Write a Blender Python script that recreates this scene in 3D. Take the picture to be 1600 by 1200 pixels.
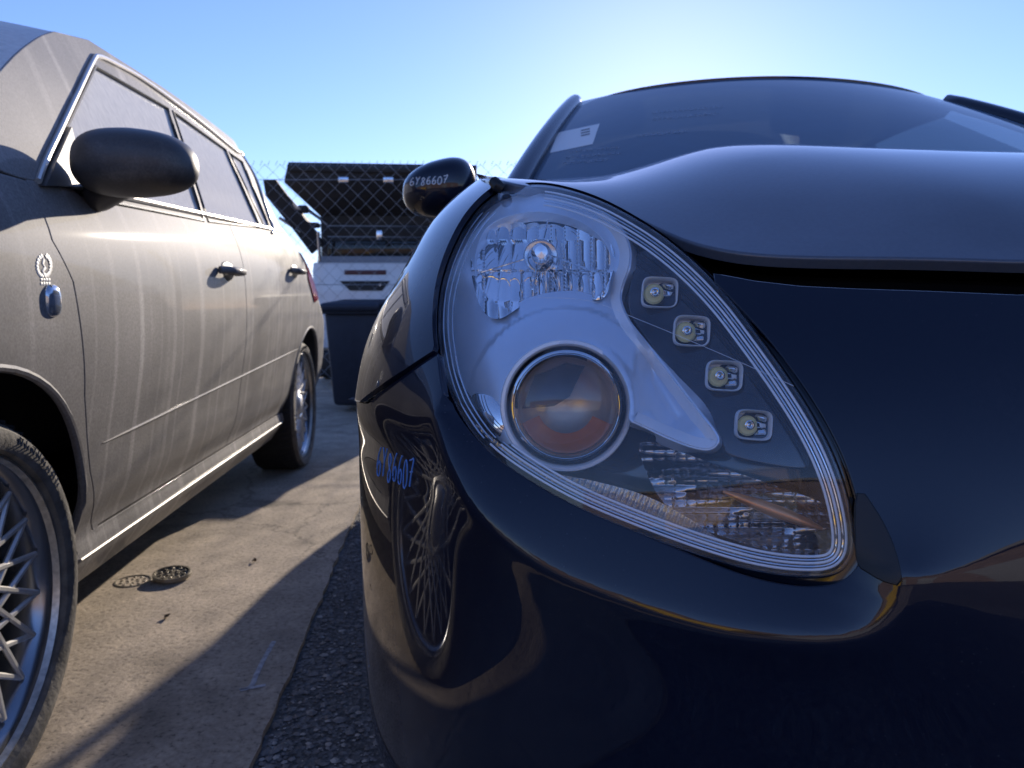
import bpy, bmesh, math, random
import numpy as np
from mathutils import Vector, Matrix
from mathutils.geometry import delaunay_2d_cdt
from mathutils.bvhtree import BVHTree
random.seed(5); rng = np.random.default_rng(5)
SC = bpy.context.scene
for o in list(bpy.data.objects): bpy.data.objects.remove(o)
COL = SC.collection
# ------------------------------------------------------------------ camera, sky, sun, exposure
FPX = 1156.0; CH = 0.74; PITCH = math.atan(115/FPX)
cd = bpy.data.cameras.new('camera'); cam = bpy.data.objects.new('camera', cd); COL.objects.link(cam)
cam.location = (0, 0, CH); cam.rotation_euler = (math.pi/2-PITCH, 0, 0)
cd.sensor_width = 36; cd.lens = 36*FPX/1600; cd.clip_start = .01; cd.clip_end = 3000
cd.dof.use_dof = True; cd.dof.focus_distance = .60; cd.dof.aperture_fstop = 13
SC.camera = cam
SUN_AZ = math.radians(11.6); SUN_EL = math.radians(16.6)      # azimuth clockwise from +Y
w = bpy.data.worlds.new('World'); SC.world = w; w.use_nodes = True
nt = w.node_tree; sky = nt.nodes.new('ShaderNodeTexSky'); sky.sky_type = 'NISHITA'
sky.sun_disc = False; sky.sun_elevation = SUN_EL; sky.sun_rotation = SUN_AZ
sky.air_density = 1.0; sky.dust_density = .10; sky.ozone_density = 5; sky.altitude = 50
bg = nt.nodes['Background']; bg.inputs[1].default_value = .12
hs = nt.nodes.new('ShaderNodeVectorMath'); hs.operation = 'MULTIPLY'; hs.inputs[1].default_value = (1.10, .945, 1.13)
nt.links.new(sky.outputs[0], hs.inputs[0]); nt.links.new(hs.outputs[0], bg.inputs[0])
sl = bpy.data.lights.new('sun', 'SUN'); so = bpy.data.objects.new('sun', sl); COL.objects.link(so)
sl.energy = 3.5; sl.angle = math.radians(.5); sl.color = (1, .88, .73)
SDIR = Vector((math.sin(SUN_AZ)*math.cos(SUN_EL), math.cos(SUN_AZ)*math.cos(SUN_EL), math.sin(SUN_EL)))
so.rotation_euler = SDIR.to_track_quat('Z', 'Y').to_euler(); so.location = (2, 6, 6)
SC.view_settings.view_transform = 'Standard'; SC.view_settings.look = 'None'
SC.view_settings.exposure = 0.8; SC.view_settings.gamma = 1
# ------------------------------------------------------------------ pixel <-> space helpers
CP, SP = math.cos(PITCH), math.sin(PITCH)
def ray(u, v):
    a = (np.asarray(u, float)-800)/FPX; b = -(np.asarray(v, float)-600)/FPX
    return np.stack([a, CP+b*SP, -SP+b*CP], -1)
def at(u, v, Y):
    d = ray(u, v); t = np.asarray(Y, float)/d[..., 1]
    return d*t[..., None]+np.array([0, 0, CH])
def ground(u, v, z=0.):
    d = ray(u, v); t = (z-CH)/d[..., 2]; return d*t[..., None]+np.array([0, 0, CH])
def proj(P):
    x = P[..., 0]; y = P[..., 1]; z = P[..., 2]-CH
    f = y*CP-z*SP; up = y*SP+z*CP
    return np.stack([800+FPX*x/f, 600-FPX*up/f], -1)
def spline(xs, ys):
    xs = np.array(xs, float); ys = np.array(ys, float); n = len(xs); h = np.diff(xs)
    A = np.eye(n); B = np.zeros(n)
    for i in range(1, n-1):
        A[i, i-1] = h[i-1]; A[i, i] = 2*(h[i-1]+h[i]); A[i, i+1] = h[i]
        B[i] = 6*((ys[i+1]-ys[i])/h[i]-(ys[i]-ys[i-1])/h[i-1])
    M = np.linalg.solve(A, B)
    def f(x):
        x = np.asarray(x, float); i = np.clip(np.searchsorted(xs, x)-1, 0, n-2); hh = h[i]
        xc = np.clip(x, xs[0], xs[-1]); a = (xs[i+1]-xc)/hh; b = (xc-xs[i])/hh
        y = a*ys[i]+b*ys[i+1]+((a**3-a)*M[i]+(b**3-b)*M[i+1])*hh*hh/6
        s0 = (ys[1]-ys[0])/h[0]-h[0]*M[1]/6; s1 = (ys[-1]-ys[-2])/h[-1]+h[-1]*M[-2]/6
        return y+np.where(x < xs[0], (x-xs[0])*s0, 0)+np.where(x > xs[-1], (x-xs[-1])*s1, 0)
    return f
def smooth(x): x = np.clip(x, 0, 1); return x*x*(3-2*x)
def catmull(pts, closed=False, n=8):
    p = np.array(pts, float); N = len(p); out = []
    for i in range(N if closed else N-1):
        g = (lambda k: p[k % N]) if closed else (lambda k: p[min(max(k, 0), N-1)])
        a, b, c, d = g(i-1), g(i), g(i+1), g(i+2)
        for k in range(n):
            t = k/n
            out.append(.5*(2*b+(c-a)*t+(2*a-5*b+4*c-d)*t*t+(3*b-a-3*c+d)*t**3))
    if not closed: out.append(p[-1])
    return np.array(out)
def resample(p, h, closed=True):
    p = np.asarray(p, float); q = np.vstack([p, p[:1]]) if closed else p
    out = []
    for a, b in zip(q[:-1], q[1:]):
        n = max(1, int(round(np.linalg.norm(b-a)/h)))
        for k in range(n): out.append(a+(b-a)*k/n)
    if not closed: out.append(q[-1])
    out = np.array(out); keep = [0]
    for i in range(1, len(out)):
        if np.linalg.norm(out[i]-out[keep[-1]]) > h*.35: keep.append(i)
    if closed and len(keep) > 3 and np.linalg.norm(out[keep[-1]]-out[0]) < h*.35: keep.pop()
    return out[keep]
def offset_poly(p, d):
    p = np.asarray(p, float); t = np.roll(p, -1, 0)-np.roll(p, 1, 0); t /= np.linalg.norm(t, axis=1)[:, None]+1e-12
    n = np.stack([t[:, 1], -t[:, 0]], -1)
    x, y = p[:, 0], p[:, 1]; area = np.sum(x*np.roll(y, -1)-np.roll(x, -1)*y)
    return p+n*d*(1 if area > 0 else -1)
def inpoly(P, poly):
    x, y = P[:, 0], P[:, 1]; r = np.zeros(len(P), bool); q = np.roll(poly, -1, 0)
    for (x1, y1), (x2, y2) in zip(poly, q):
        if y1 == y2: continue
        c = ((y1 > y) != (y2 > y)) & (x < (x2-x1)*(y-y1)/(y2-y1)+x1); r ^= c
    return r
def pdist(P, line, closed=False):
    P = np.asarray(P, float); q = np.asarray(line, float); d = np.full(P.shape[:-1], 1e9)
    seg = list(zip(q[:-1], q[1:]))+([(q[-1], q[0])] if closed else [])
    for a, b in seg:
        e = b-a; L = e@e+1e-15; t = np.clip(((P-a)@e)/L, 0, 1)
        d = np.minimum(d, np.linalg.norm(P-(a+t[..., None]*e), axis=-1))
    return d
def invert(surf, uv, ra, rb, n=60):
    uv = np.atleast_2d(np.asarray(uv, float))
    A, B = np.meshgrid(np.linspace(*ra, n), np.linspace(*rb, n)); A = A.ravel(); B = B.ravel()
    g = surf(A, B); pr = proj(g); dep = g[:, 1]
    out = np.zeros((len(uv), 2))
    for i, q in enumerate(uv):
        k = np.argmin(np.hypot(*(pr-q).T)+dep*80); out[i] = A[k], B[k]
    e = 1e-4
    for it in range(25):
        a, b = out[:, 0], out[:, 1]; p0 = proj(surf(a, b)); r = uv-p0
        ja = (proj(surf(a+e, b))-p0)/e; jb = (proj(surf(a, b+e))-p0)/e
        det = ja[:, 0]*jb[:, 1]-ja[:, 1]*jb[:, 0]; det = np.where(np.abs(det) < 1e3, np.sign(det)*1e3+1e-9, det)
        da = (r[:, 0]*jb[:, 1]-r[:, 1]*jb[:, 0])/det; db = (ja[:, 0]*r[:, 1]-ja[:, 1]*r[:, 0])/det
        out[:, 0] += np.clip(da, -.03, .03); out[:, 1] += np.clip(db, -.03, .03)
    return out
# ------------------------------------------------------------------ objects
MW = {}
def tag(o, label=None, cat=None, group=None, kind=None):
    for k, v in (('label', label), ('category', cat), ('group', group), ('kind', kind)):
        if v: o[k] = v
    return o
def thing(name, loc, rz, label, cat, group=None):
    o = bpy.data.objects.new(name, None); COL.objects.link(o); o.empty_display_size = .1
    o.location = loc; o.rotation_euler = (0, 0, rz)
    MW[o] = Matrix.Translation(loc) @ Matrix.Rotation(rz, 4, 'Z')
    return tag(o, label, cat, group)
def obj(name, geo, mats, parent=None, smoothf=True, local=False):
    V, Fc = geo[0], geo[1]; N = geo[2] if len(geo) > 2 else None; MI = geo[3] if len(geo) > 3 else None
    me = bpy.data.meshes.new(name)
    V = np.asarray(V, float)
    if parent is not None and not local:
        inv = np.array(MW[parent].inverted()); V = V@inv[:3, :3].T+inv[:3, 3]
        if N is not None: N = np.asarray(N)@inv[:3, :3].T
    me.from_pydata([tuple(v) for v in V], [], [tuple(int(i) for i in f) for f in Fc])
    for m in (mats if isinstance(mats, (list, tuple)) else [mats]): me.materials.append(m)
    if MI is not None:
        me.polygons.foreach_set('material_index', [int(i) for i in MI])
    me.polygons.foreach_set('use_smooth', [bool(smoothf)]*len(me.polygons))
    me.update()
    if N is not None: me.normals_split_custom_set_from_vertices([tuple(n) for n in N])
    elif smoothf: 
        try: me.set_sharp_from_angle(angle=math.radians(38))
        except Exception: pass
    o = bpy.data.objects.new(name, me); COL.objects.link(o)
    if parent is not None: o.parent = parent; MW[o] = MW[parent]
    else: MW[o] = Matrix.Identity(4)
    return o
def merge(*gs):
    V = []; Fs = []; MI = []; n = 0
    for g in gs:
        g, mi = (g if isinstance(g, tuple) and len(g) == 2 and isinstance(g[1], int) else (g, 0))
        V.append(np.asarray(g[0], float)); Fs += [tuple(i+n for i in f) for f in g[1]]; MI += [mi]*len(g[1]); n += len(g[0])
    return np.vstack(V), Fs, None, MI
def norm(a): a = np.asarray(a, float); return a/(np.linalg.norm(a, axis=-1, keepdims=True)+1e-15)
def panel(surf, outline, holes=(), h=.01, flange=0., r=.0015, eps=2e-4, flip=None, toward=(0, 0, CH)):
    outs = [resample(outline, h)]+[resample(x, h) for x in holes]
    lo = outs[0].min(0); hi = outs[0].max(0)
    X, Y = np.meshgrid(np.arange(lo[0]+h*.37, hi[0], h), np.arange(lo[1]+h*.41, hi[1], h*.9))
    X = X+(np.arange(X.shape[0]) % 2)[:, None]*h*.5
    G = np.stack([X.ravel(), Y.ravel()], -1); G = G[inpoly(G, outs[0])]
    for x in outs[1:]: G = G[~inpoly(G, x)]
    for x in outs: G = G[pdist(G, x, True) > h*.45]
    pts = [Vector(p) for x in outs for p in x]+[Vector(p) for p in G]
    ed = []; n = 0
    for x in outs:
        ed += [(n+i, n+(i+1) % len(x)) for i in range(len(x))]; n += len(x)
    vs, _, fs, *_ = delaunay_2d_cdt(pts, ed, [], 1, 1e-7)
    D = np.array([tuple(v) for v in vs]); a, b = D[:, 0], D[:, 1]
    T = []
    cen = np.array([D[list(f)].mean(0) for f in fs]); ok = inpoly(cen, outs[0])
    for x in outs[1:]: ok &= ~inpoly(cen, x)
    for f in [f for f, k in zip(fs, ok) if k]:
        p = D[list(f)]; ar = np.cross(p[1]-p[0], p[2]-p[0]) if len(f) == 3 else 1
        T.append(tuple(f) if ar > 0 else tuple(f)[::-1])
    P = surf(a, b)
    N = norm(np.cross(surf(a+eps, b)-surf(a-eps, b), surf(a, b+eps)-surf(a, b-eps)))
    if flip is None: flip = np.median(np.sum(N*(np.array(toward)-P), -1)) < 0
    sg = -1 if flip else 1
    V = [P]; NN = [N*sg]; Fs = list(T)
    if flange:
        cnt = {}
        for f in T:
            for i in range(len(f)): cnt[(f[i], f[(i+1) % len(f)])] = 1
        be = [e for e in cnt if (e[1], e[0]) not in cnt]
        acc = {}
        for i, j in be:
            o = norm(np.cross(P[j]-P[i], N[i]))
            acc[i] = acc.get(i, 0)+o; acc[j] = acc.get(j, 0)+o
        ks = list(acc); O = norm(np.array([acc[k] for k in ks])); Pb = P[ks]; Nb = N[ks]*sg; m = len(ks); base = len(P)
        V += [Pb+O*r*.7-Nb*r*.3, Pb+O*r-Nb*r, Pb+O*r-Nb*flange]
        NN += [norm(Nb+O), O, O]
        ix = {k: q for q, k in enumerate(ks)}
        for i, j in be:
            q, s = ix[i], ix[j]; ch = [i, base+q, base+m+q, base+2*m+q]; cj = [j, base+s, base+m+s, base+2*m+s]
            for k in range(3): Fs.append((cj[k], ch[k], ch[k+1], cj[k+1]))
    if flip: Fs = [f[::-1] for f in Fs]
    return np.vstack(V), Fs, np.vstack(NN)
def tube(pts, r, closed=False, sides=8, flat=1., upv=None):
    p = np.asarray(pts, float); n = len(p)
    t = norm(np.roll(p, -1, 0)-np.roll(p, 1, 0)) if closed else norm(np.gradient(p, axis=0))
    R = np.broadcast_to(np.asarray(r, float), (n,))
    ref = np.array(upv if upv is not None else (0, 0, 1.), float); V = []
    for i in range(n):
        a = np.cross(t[i], ref)
        if np.linalg.norm(a) < .05: a = np.cross(t[i], (1., .2, 0))
        a = norm(a); b = np.cross(a, t[i])
        for k in range(sides):
            th = 2*math.pi*k/sides; V.append(p[i]+R[i]*(math.cos(th)*a+math.sin(th)*b*flat))
    Fs = []
    for i in range(n if closed else n-1):
        for k in range(sides):
            j = (i+1) % n; l = (k+1) % sides
            Fs.append((i*sides+k, i*sides+l, j*sides+l, j*sides+k))
    if not closed:
        Fs.append(tuple(range(sides))[::-1]); Fs.append(tuple((n-1)*sides+k for k in range(sides)))
    return np.array(V), Fs
def lathe(prof, c, axis, n=48, a0=0.):
    ax = norm(axis); ref = np.array([0, 0, 1.]) if abs(ax[2]) < .9 else np.array([1., 0, 0])
    e1 = norm(np.cross(ax, ref)); e2 = np.cross(ax, e1); V = []; Fs = []
    for (r, x) in prof:
        for k in range(n):
            th = a0+2*math.pi*k/n; V.append(np.asarray(c)+ax*x+r*(math.cos(th)*e1+math.sin(th)*e2))
    for i in range(len(prof)-1):
        for k in range(n):
            l = (k+1) % n; Fs.append((i*n+k, i*n+l, (i+1)*n+l, (i+1)*n+k))
    return np.array(V), Fs
def rbox(c, s, bev=.0, seg=2, rot=None, taper=1.):
    bm = bmesh.new(); bmesh.ops.create_cube(bm, size=1)
    for v in bm.verts:
        k = taper if v.co.z < 0 else 1.
        v.co = Vector((v.co.x*s[0]*k, v.co.y*s[1]*k, v.co.z*s[2]))
    if bev: bmesh.ops.bevel(bm, geom=bm.edges[:], offset=bev, segments=seg, affect='EDGES', profile=.5)
    if rot is not None: bmesh.ops.transform(bm, matrix=rot, verts=bm.verts)
    V = np.array([tuple(v.co) for v in bm.verts])+np.asarray(c); bm.verts.index_update()
    Fs = [tuple(v.index for v in f.verts) for f in bm.faces]; bm.free(); return V, Fs
def slab(poly3, thick, direction):
    p = np.asarray(poly3, float); q = p+np.asarray(direction, float)*thick; n = len(p)
    return np.vstack([p, q]), [tuple(range(n)), tuple(range(2*n-1, n-1, -1))]+[(i, i+n, (i+1) % n+n, (i+1) % n) for i in range(n)]
def gridsurf(f, A, B):
    a, b = np.meshgrid(A, B, indexing='ij'); P = f(a.ravel(), b.ravel()); n, m = len(A), len(B)
    return P, [(i*m+j, (i+1)*m+j, (i+1)*m+j+1, i*m+j+1) for i in range(n-1) for j in range(m-1)]
def shell(g, thick, sign=1):
    V, Fs = np.asarray(g[0]), g[1]; N = np.zeros_like(V)
    for f in Fs:
        nn = np.cross(V[f[1]]-V[f[0]], V[f[2]]-V[f[0]])
        for i in f: N[i] += nn
    N = norm(N); n = len(V); W = V-N*thick*sign; cnt = {}
    for f in Fs:
        for i in range(len(f)): cnt[(f[i], f[(i+1) % len(f)])] = 1
    be = [e for e in cnt if (e[1], e[0]) not in cnt]
    return np.vstack([V, W]), list(Fs)+[tuple(i+n for i in f[::-1]) for f in Fs]+[(j, i, i+n, j+n) for i, j in be]
def cast(o, uv, lift=.0006):
    me = o.data; M = np.array(MW[o]); V = np.array([tuple(v.co) for v in me.vertices])@M[:3, :3].T+M[:3, 3]
    t = BVHTree.FromPolygons([tuple(v) for v in V], [tuple(p.vertices) for p in me.polygons]); out = []
    for d in ray(uv[:, 0], uv[:, 1]):
        loc, n, i, dist = t.ray_cast(Vector((0, 0, CH)), Vector(d).normalized())
        if loc is not None: out.append(np.array(loc)-norm(d)*lift)
    return np.array(out)
def mirror_x(o, parent):
    c = o.copy(); COL.objects.link(c); c.parent = parent; c.scale = (-o.scale.x, 1, 1); return c
GL = {'0': [[(.5, 0), (.9, .2), (.95, .6), (.6, 1), (.2, .9), (.05, .5), (.2, .1), (.5, 0)]],
      '6': [[(.7, 1), (.3, .75), (.08, .35), (.3, .02), (.75, .05), (.85, .35), (.55, .52), (.2, .35)]],
      '7': [[(.05, .9), (.5, .95), (.95, 1), (.7, .6), (.5, .3), (.4, 0)], [(.3, .5), (.85, .55)]],
      '8': [[(.75, .85), (.45, 1), (.2, .8), (.4, .55), (.75, .35), (.7, .08), (.35, 0), (.15, .25), (.5, .52), (.8, .75), (.7, .9)]],
      'Y': [[(.05, 1), (.45, .5)], [(.9, 1), (.45, .5), (.3, 0)]]}
def writing(text, o, org, adv, up, slant, r, mat, parent, name='handwriting'):
    gs = []; org = np.array(org, float); adv = np.array(adv, float); up = np.array(up, float)
    for i, ch in enumerate(text):
        for st in GL[ch]:
            s = catmull(st, n=6); j = np.array([math.sin(i*2.3), math.cos(i*3.1)])*.08
            uv = org+adv*(i+s[:, :1]*.78)+(s[:, 1:]+j[0])*up*(1+.1*j[1])
            q = cast(o, uv)
            if len(q) > 2: gs.append(tube(q, r, sides=5))
    return obj(name, merge(*gs), mat, parent) if gs else None
# ------------------------------------------------------------------ materials
def nodes(name):
    m = bpy.data.materials.new(name); m.use_nodes = True; t = m.node_tree; return m, t, t.nodes['Principled BSDF']
def mat(name, col, rough=.5, metal=0., coat=0., coat_r=.03, noise=0., nscale=40., bump=0., bscale=200., spec=.5, stretch=None, rvar=0.):
    m, t, b = nodes(name); I = b.inputs
    I['Base Color'].default_value = (*col, 1); I['Roughness'].default_value = rough; I['Metallic'].default_value = metal
    I['Coat Weight'].default_value = coat; I['Coat Roughness'].default_value = coat_r; I['Specular IOR Level'].default_value = spec
    tc = t.nodes.new('ShaderNodeTexCoord'); mp = t.nodes.new('ShaderNodeMapping'); t.links.new(tc.outputs['Object'], mp.inputs[0])
    if stretch: mp.inputs['Scale'].default_value = stretch
    if noise or rvar:
        n = t.nodes.new('ShaderNodeTexNoise'); n.inputs['Scale'].default_value = nscale; n.inputs['Detail'].default_value = 8; n.inputs['Roughness'].default_value = .6
        t.links.new(mp.outputs[0], n.inputs['Vector'])
        if noise:
            r = t.nodes.new('ShaderNodeMapRange'); r.inputs[1].default_value = .3; r.inputs[2].default_value = .7; r.inputs[3].default_value = 1-noise; r.inputs[4].default_value = 1+noise
            mx = t.nodes.new('ShaderNodeVectorMath'); mx.operation = 'SCALE'; mx.inputs[0].default_value = col
            t.links.new(n.outputs[0], r.inputs[0]); t.links.new(r.outputs[0], mx.inputs['Scale']); t.links.new(mx.outputs[0], I['Base Color'])
        if rvar:
            r2 = t.nodes.new('ShaderNodeMapRange'); r2.inputs[3].default_value = max(0, rough-rvar); r2.inputs[4].default_value = rough+rvar
            t.links.new(n.outputs[0], r2.inputs[0]); t.links.new(r2.outputs[0], I['Roughness'])
    if bump:
        n2 = t.nodes.new('ShaderNodeTexNoise'); n2.inputs['Scale'].default_value = bscale; n2.inputs['Detail'].default_value = 6
        bp = t.nodes.new('ShaderNodeBump'); bp.inputs['Strength'].default_value = bump; bp.inputs['Distance'].default_value = .005
        t.links.new(tc.outputs['Object'], n2.inputs['Vector']); t.links.new(n2.outputs[0], bp.inputs['Height']); t.links.new(bp.outputs[0], I['Normal'])
    return m
def glassmat(name, tint=(1, 1, 1), dust_haze=0., dcol=(.5, .5, .5), ior=1.5, rough=0., dscale=60., dstretch=None, dvar=.6, tl_mix=.45):
    m = bpy.data.materials.new(name); m.use_nodes = True; t = m.node_tree; t.nodes.clear(); N = t.nodes.new; Lk = t.links.new
    out = N('ShaderNodeOutputMaterial'); tr = N('ShaderNodeBsdfTransparent'); tr.inputs[0].default_value = (*tint, 1)
    gl = N('ShaderNodeBsdfGlossy'); gl.inputs['Roughness'].default_value = rough; fr = N('ShaderNodeFresnel'); fr.inputs[0].default_value = ior
    geo = N('ShaderNodeNewGeometry'); mul = N('ShaderNodeMath'); mul.operation = 'MULTIPLY'; inv = N('ShaderNodeMath'); inv.operation = 'SUBTRACT'; inv.inputs[0].default_value = 1
    Lk(geo.outputs['Backfacing'], inv.inputs[1]); Lk(fr.outputs[0], mul.inputs[0]); Lk(inv.outputs[0], mul.inputs[1])
    mx = N('ShaderNodeMixShader'); Lk(mul.outputs[0], mx.inputs[0]); Lk(tr.outputs[0], mx.inputs[1]); Lk(gl.outputs[0], mx.inputs[2])
    last = mx
    if dust_haze:
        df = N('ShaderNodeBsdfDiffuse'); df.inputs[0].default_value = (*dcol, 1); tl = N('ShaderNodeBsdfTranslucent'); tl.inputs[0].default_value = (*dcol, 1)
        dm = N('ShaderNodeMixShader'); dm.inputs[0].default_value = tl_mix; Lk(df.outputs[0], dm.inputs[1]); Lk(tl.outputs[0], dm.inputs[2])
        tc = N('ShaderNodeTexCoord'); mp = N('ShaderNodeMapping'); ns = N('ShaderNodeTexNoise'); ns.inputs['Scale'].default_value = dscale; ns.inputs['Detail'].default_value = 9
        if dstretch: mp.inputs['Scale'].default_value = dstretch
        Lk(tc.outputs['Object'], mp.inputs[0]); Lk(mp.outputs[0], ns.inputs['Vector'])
        r = N('ShaderNodeMapRange'); r.inputs[1].default_value = .3; r.inputs[2].default_value = .7; r.inputs[3].default_value = dust_haze*(1-dvar); r.inputs[4].default_value = min(1, dust_haze*(1+dvar))
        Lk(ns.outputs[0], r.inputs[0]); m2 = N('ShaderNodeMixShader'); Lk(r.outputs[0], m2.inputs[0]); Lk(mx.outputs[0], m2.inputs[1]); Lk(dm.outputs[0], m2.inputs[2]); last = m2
    Lk(last.outputs[0], out.inputs[0]); return m
def dust_sheen_paint(name, col, dcol, amount, streak=(35, 35, 1.2), rough=.25, coat=.6, coat_r=.12, metal=.3, grain=.35, spec=.5, s_lo=.35, s_hi=1.7, specks=0.):
    m, t, b = nodes(name); N = t.nodes.new; Lk = t.links.new; I = b.inputs
    tc = N('ShaderNodeTexCoord'); mp = N('ShaderNodeMapping'); mp.inputs['Scale'].default_value = streak; Lk(tc.outputs['Object'], mp.inputs[0])
    n1 = N('ShaderNodeTexNoise'); n1.inputs['Scale'].default_value = 1; n1.inputs['Detail'].default_value = 5; Lk(mp.outputs[0], n1.inputs['Vector'])
    n2 = N('ShaderNodeTexNoise'); n2.inputs['Scale'].default_value = 260; n2.inputs['Detail'].default_value = 4; Lk(tc.outputs['Object'], n2.inputs['Vector'])
    n3 = N('ShaderNodeTexNoise'); n3.inputs['Scale'].default_value = 4; n3.inputs['Detail'].default_value = 6; Lk(tc.outputs['Object'], n3.inputs['Vector'])
    r = N('ShaderNodeMapRange'); r.inputs[1].default_value = .53; r.inputs[2].default_value = .76; r.inputs[3].default_value = s_lo; r.inputs[4].default_value = s_hi; Lk(n1.outputs[0], r.inputs[0])
    r2 = N('ShaderNodeMapRange'); r2.inputs[1].default_value = .35; r2.inputs[2].default_value = .65; r2.inputs[3].default_value = 1-grain; r2.inputs[4].default_value = 1+grain; Lk(n2.outputs[0], r2.inputs[0])
    r3 = N('ShaderNodeMapRange'); r3.inputs[1].default_value = .3; r3.inputs[2].default_value = .7; r3.inputs[3].default_value = .6*amount; r3.inputs[4].default_value = 1.3*amount; Lk(n3.outputs[0], r3.inputs[0])
    a = N('ShaderNodeMath'); a.operation = 'MULTIPLY'; Lk(r.outputs[0], a.inputs[0]); Lk(r2.outputs[0], a.inputs[1])
    a2 = N('ShaderNodeMath'); a2.operation = 'MULTIPLY'; a2.use_clamp = True; Lk(a.outputs[0], a2.inputs[0]); Lk(r3.outputs[0], a2.inputs[1])
    I['Base Color'].default_value = (*col, 1); I['Metallic'].default_value = metal; I['Roughness'].default_value = rough; I['Specular IOR Level'].default_value = spec
    I['Coat Weight'].default_value = coat; I['Coat Roughness'].default_value = coat_r
    fac = a2.outputs[0]
    if specks:
        vo = N('ShaderNodeTexVoronoi'); vo.inputs['Scale'].default_value = 160; Lk(tc.outputs['Object'], vo.inputs['Vector'])
        sp = N('ShaderNodeMapRange'); sp.inputs[1].default_value = .13; sp.inputs[2].default_value = .04; sp.inputs[3].default_value = 0; sp.inputs[4].default_value = specks; Lk(vo.outputs['Distance'], sp.inputs[0])
        nm = N('ShaderNodeMapRange'); nm.inputs[1].default_value = .48; nm.inputs[2].default_value = .62; Lk(n3.outputs[0], nm.inputs[0])
        q1 = N('ShaderNodeMath'); q1.operation = 'MULTIPLY'; Lk(sp.outputs[0], q1.inputs[0]); Lk(nm.outputs[0], q1.inputs[1])
        q2 = N('ShaderNodeMath'); q2.operation = 'ADD'; q2.use_clamp = True; Lk(fac, q2.inputs[0]); Lk(q1.outputs[0], q2.inputs[1]); fac = q2.outputs[0]
    df = N('ShaderNodeBsdfPrincipled'); df.inputs['Base Color'].default_value = (*dcol, 1); df.inputs['Roughness'].default_value = .7; df.inputs['Sheen Weight'].default_value = .0
    mx = N('ShaderNodeMixShader'); Lk(fac, mx.inputs[0]); Lk(b.outputs[0], mx.inputs[1]); Lk(df.outputs[0], mx.inputs[2])
    Lk(mx.outputs[0], t.nodes['Material Output'].inputs[0]); return m
M = {}
M['paint'] = dust_sheen_paint('black_paint', (.002, .0045, .017), (.25, .26, .28), .010, (9, 9, 9), .4, 1., .004, 0., .5, .1, .35, 1.7, .10)
M['bonnet_paint'] = dust_sheen_paint('sheen_black_paint', (.003, .005, .014), (.34, .39, .48), .27, (3, 3, 3), .35, 1., .04, 0., .05, .3, .9, 1.1)  # dust layer tinted blue-grey to paint the sky's pale sheen on the bonnet
M['black'] = mat('black_plastic', (.006, .006, .007), .45)
M['void'] = mat('dark_cavity', (.003, .003, .0035), .9, spec=.1)
M['gloss_black'] = mat('gloss_black', (.004, .006, .014), .12, coat=.6)
M['silver'] = mat('satin_silver', (.66, .76, .88), .32, .45, rvar=.06, nscale=30)
M['silver_rim'] = mat('satin_rim', (.84, .87, .90), .45, .1)
M['chrome'] = mat('chrome', (.85, .85, .86), .04, 1.)
M['chrome_rough'] = mat('brushed_chrome', (.75, .76, .78), .16, 1.)
M['amber'] = mat('amber_reflection', (.75, .22, .05), .15, coat=.8)
M['amber_metal'] = mat('amber_reflector', (.62, .55, .47), .3, .6)
M['phosphor'] = mat('led_phosphor', (.72, .66, .30), .5)
M['lens'] = glassmat('headlight_lens', (.97, .98, 1), .085, (.72, .82, .98), 1.56, .0, 25)  # bluish veil mixed in as painted sky sheen on the lens
M['proj_lens'] = glassmat('projector_lens', (.92, .9, .86), .04, (.6, .6, .6), 1.75)
M['clear_rib'] = mat('clear_ribs', (.55, .60, .66), .12, .75, coat=.5)
M['windscreen'] = glassmat('windscreen_glass', (.18, .23, .27), .40, (.32, .50, .74), 1.75, .015, 6, None, .12)  # thin dust coloured blue, painting the reflected sky into the glass
M['side_glass'] = glassmat('tinted_glass', (.3, .34, .34), .04, (.5, .5, .5))
M['dusty_glass'] = glassmat('dusty_window', (.35, .36, .36), .86, (.88, .86, .83), 1.5, .06, 30, (3, 3, 1), .12, .12)
M['interior'] = mat('dark_interior', (.02, .02, .022), .8, noise=.2)
M['grey_paint'] = dust_sheen_paint('dusty_grey_paint', (.055, .052, .052), (.48, .455, .44), .36, (1, 26, .18), .6, .28, .05, .05, .25, .1, .85, 1.9)
M['grey_roof'] = dust_sheen_paint('dusty_roof_paint', (.085, .08, .078), (.42, .38, .34), .45, (8, 8, 8))
M['trim_bright'] = mat('bright_trim', (.75, .72, .66), .3, .7)
M['mirror_plastic'] = dust_sheen_paint('dusty_black_plastic', (.03, .028, .028), (.35, .31, .28), .22, (10, 10, 10), .45, .2, .3, 0)
M['rubber'] = mat('tyre_rubber', (.022, .021, .02), .75, noise=.35, nscale=25, bump=.3, bscale=150)
M['rubber_dust'] = mat('dusty_tyre_wall', (.12, .11, .095), .8, noise=.5, nscale=35, bump=.3, bscale=120)
M['rim'] = mat('dark_polished_rim', (.34, .35, .37), .22, .9, coat=.3)
M['spoke'] = mat('grey_alloy_spoke', (.68, .66, .63), .35, .5, noise=.15, nscale=60)
M['lip'] = mat('scuffed_rim_edge', (.55, .52, .46), .35, .8, noise=.3, nscale=80)
M['red'] = mat('red_lamp', (.5, .02, .03), .15, coat=.8)
M['white_paint'] = mat('white_paint', (.72, .74, .77), .25, coat=.5, noise=.08, nscale=5)
M['dark_fabric'] = mat('dark_canopy', (.035, .034, .036), .7, noise=.2, nscale=12, bump=.2)
M['bin'] = mat('navy_bin_plastic', (.03, .034, .05), .55, noise=.15, nscale=20)
M['wire'] = mat('galvanised_wire', (.42, .43, .44), .4, .7, noise=.2)
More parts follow.
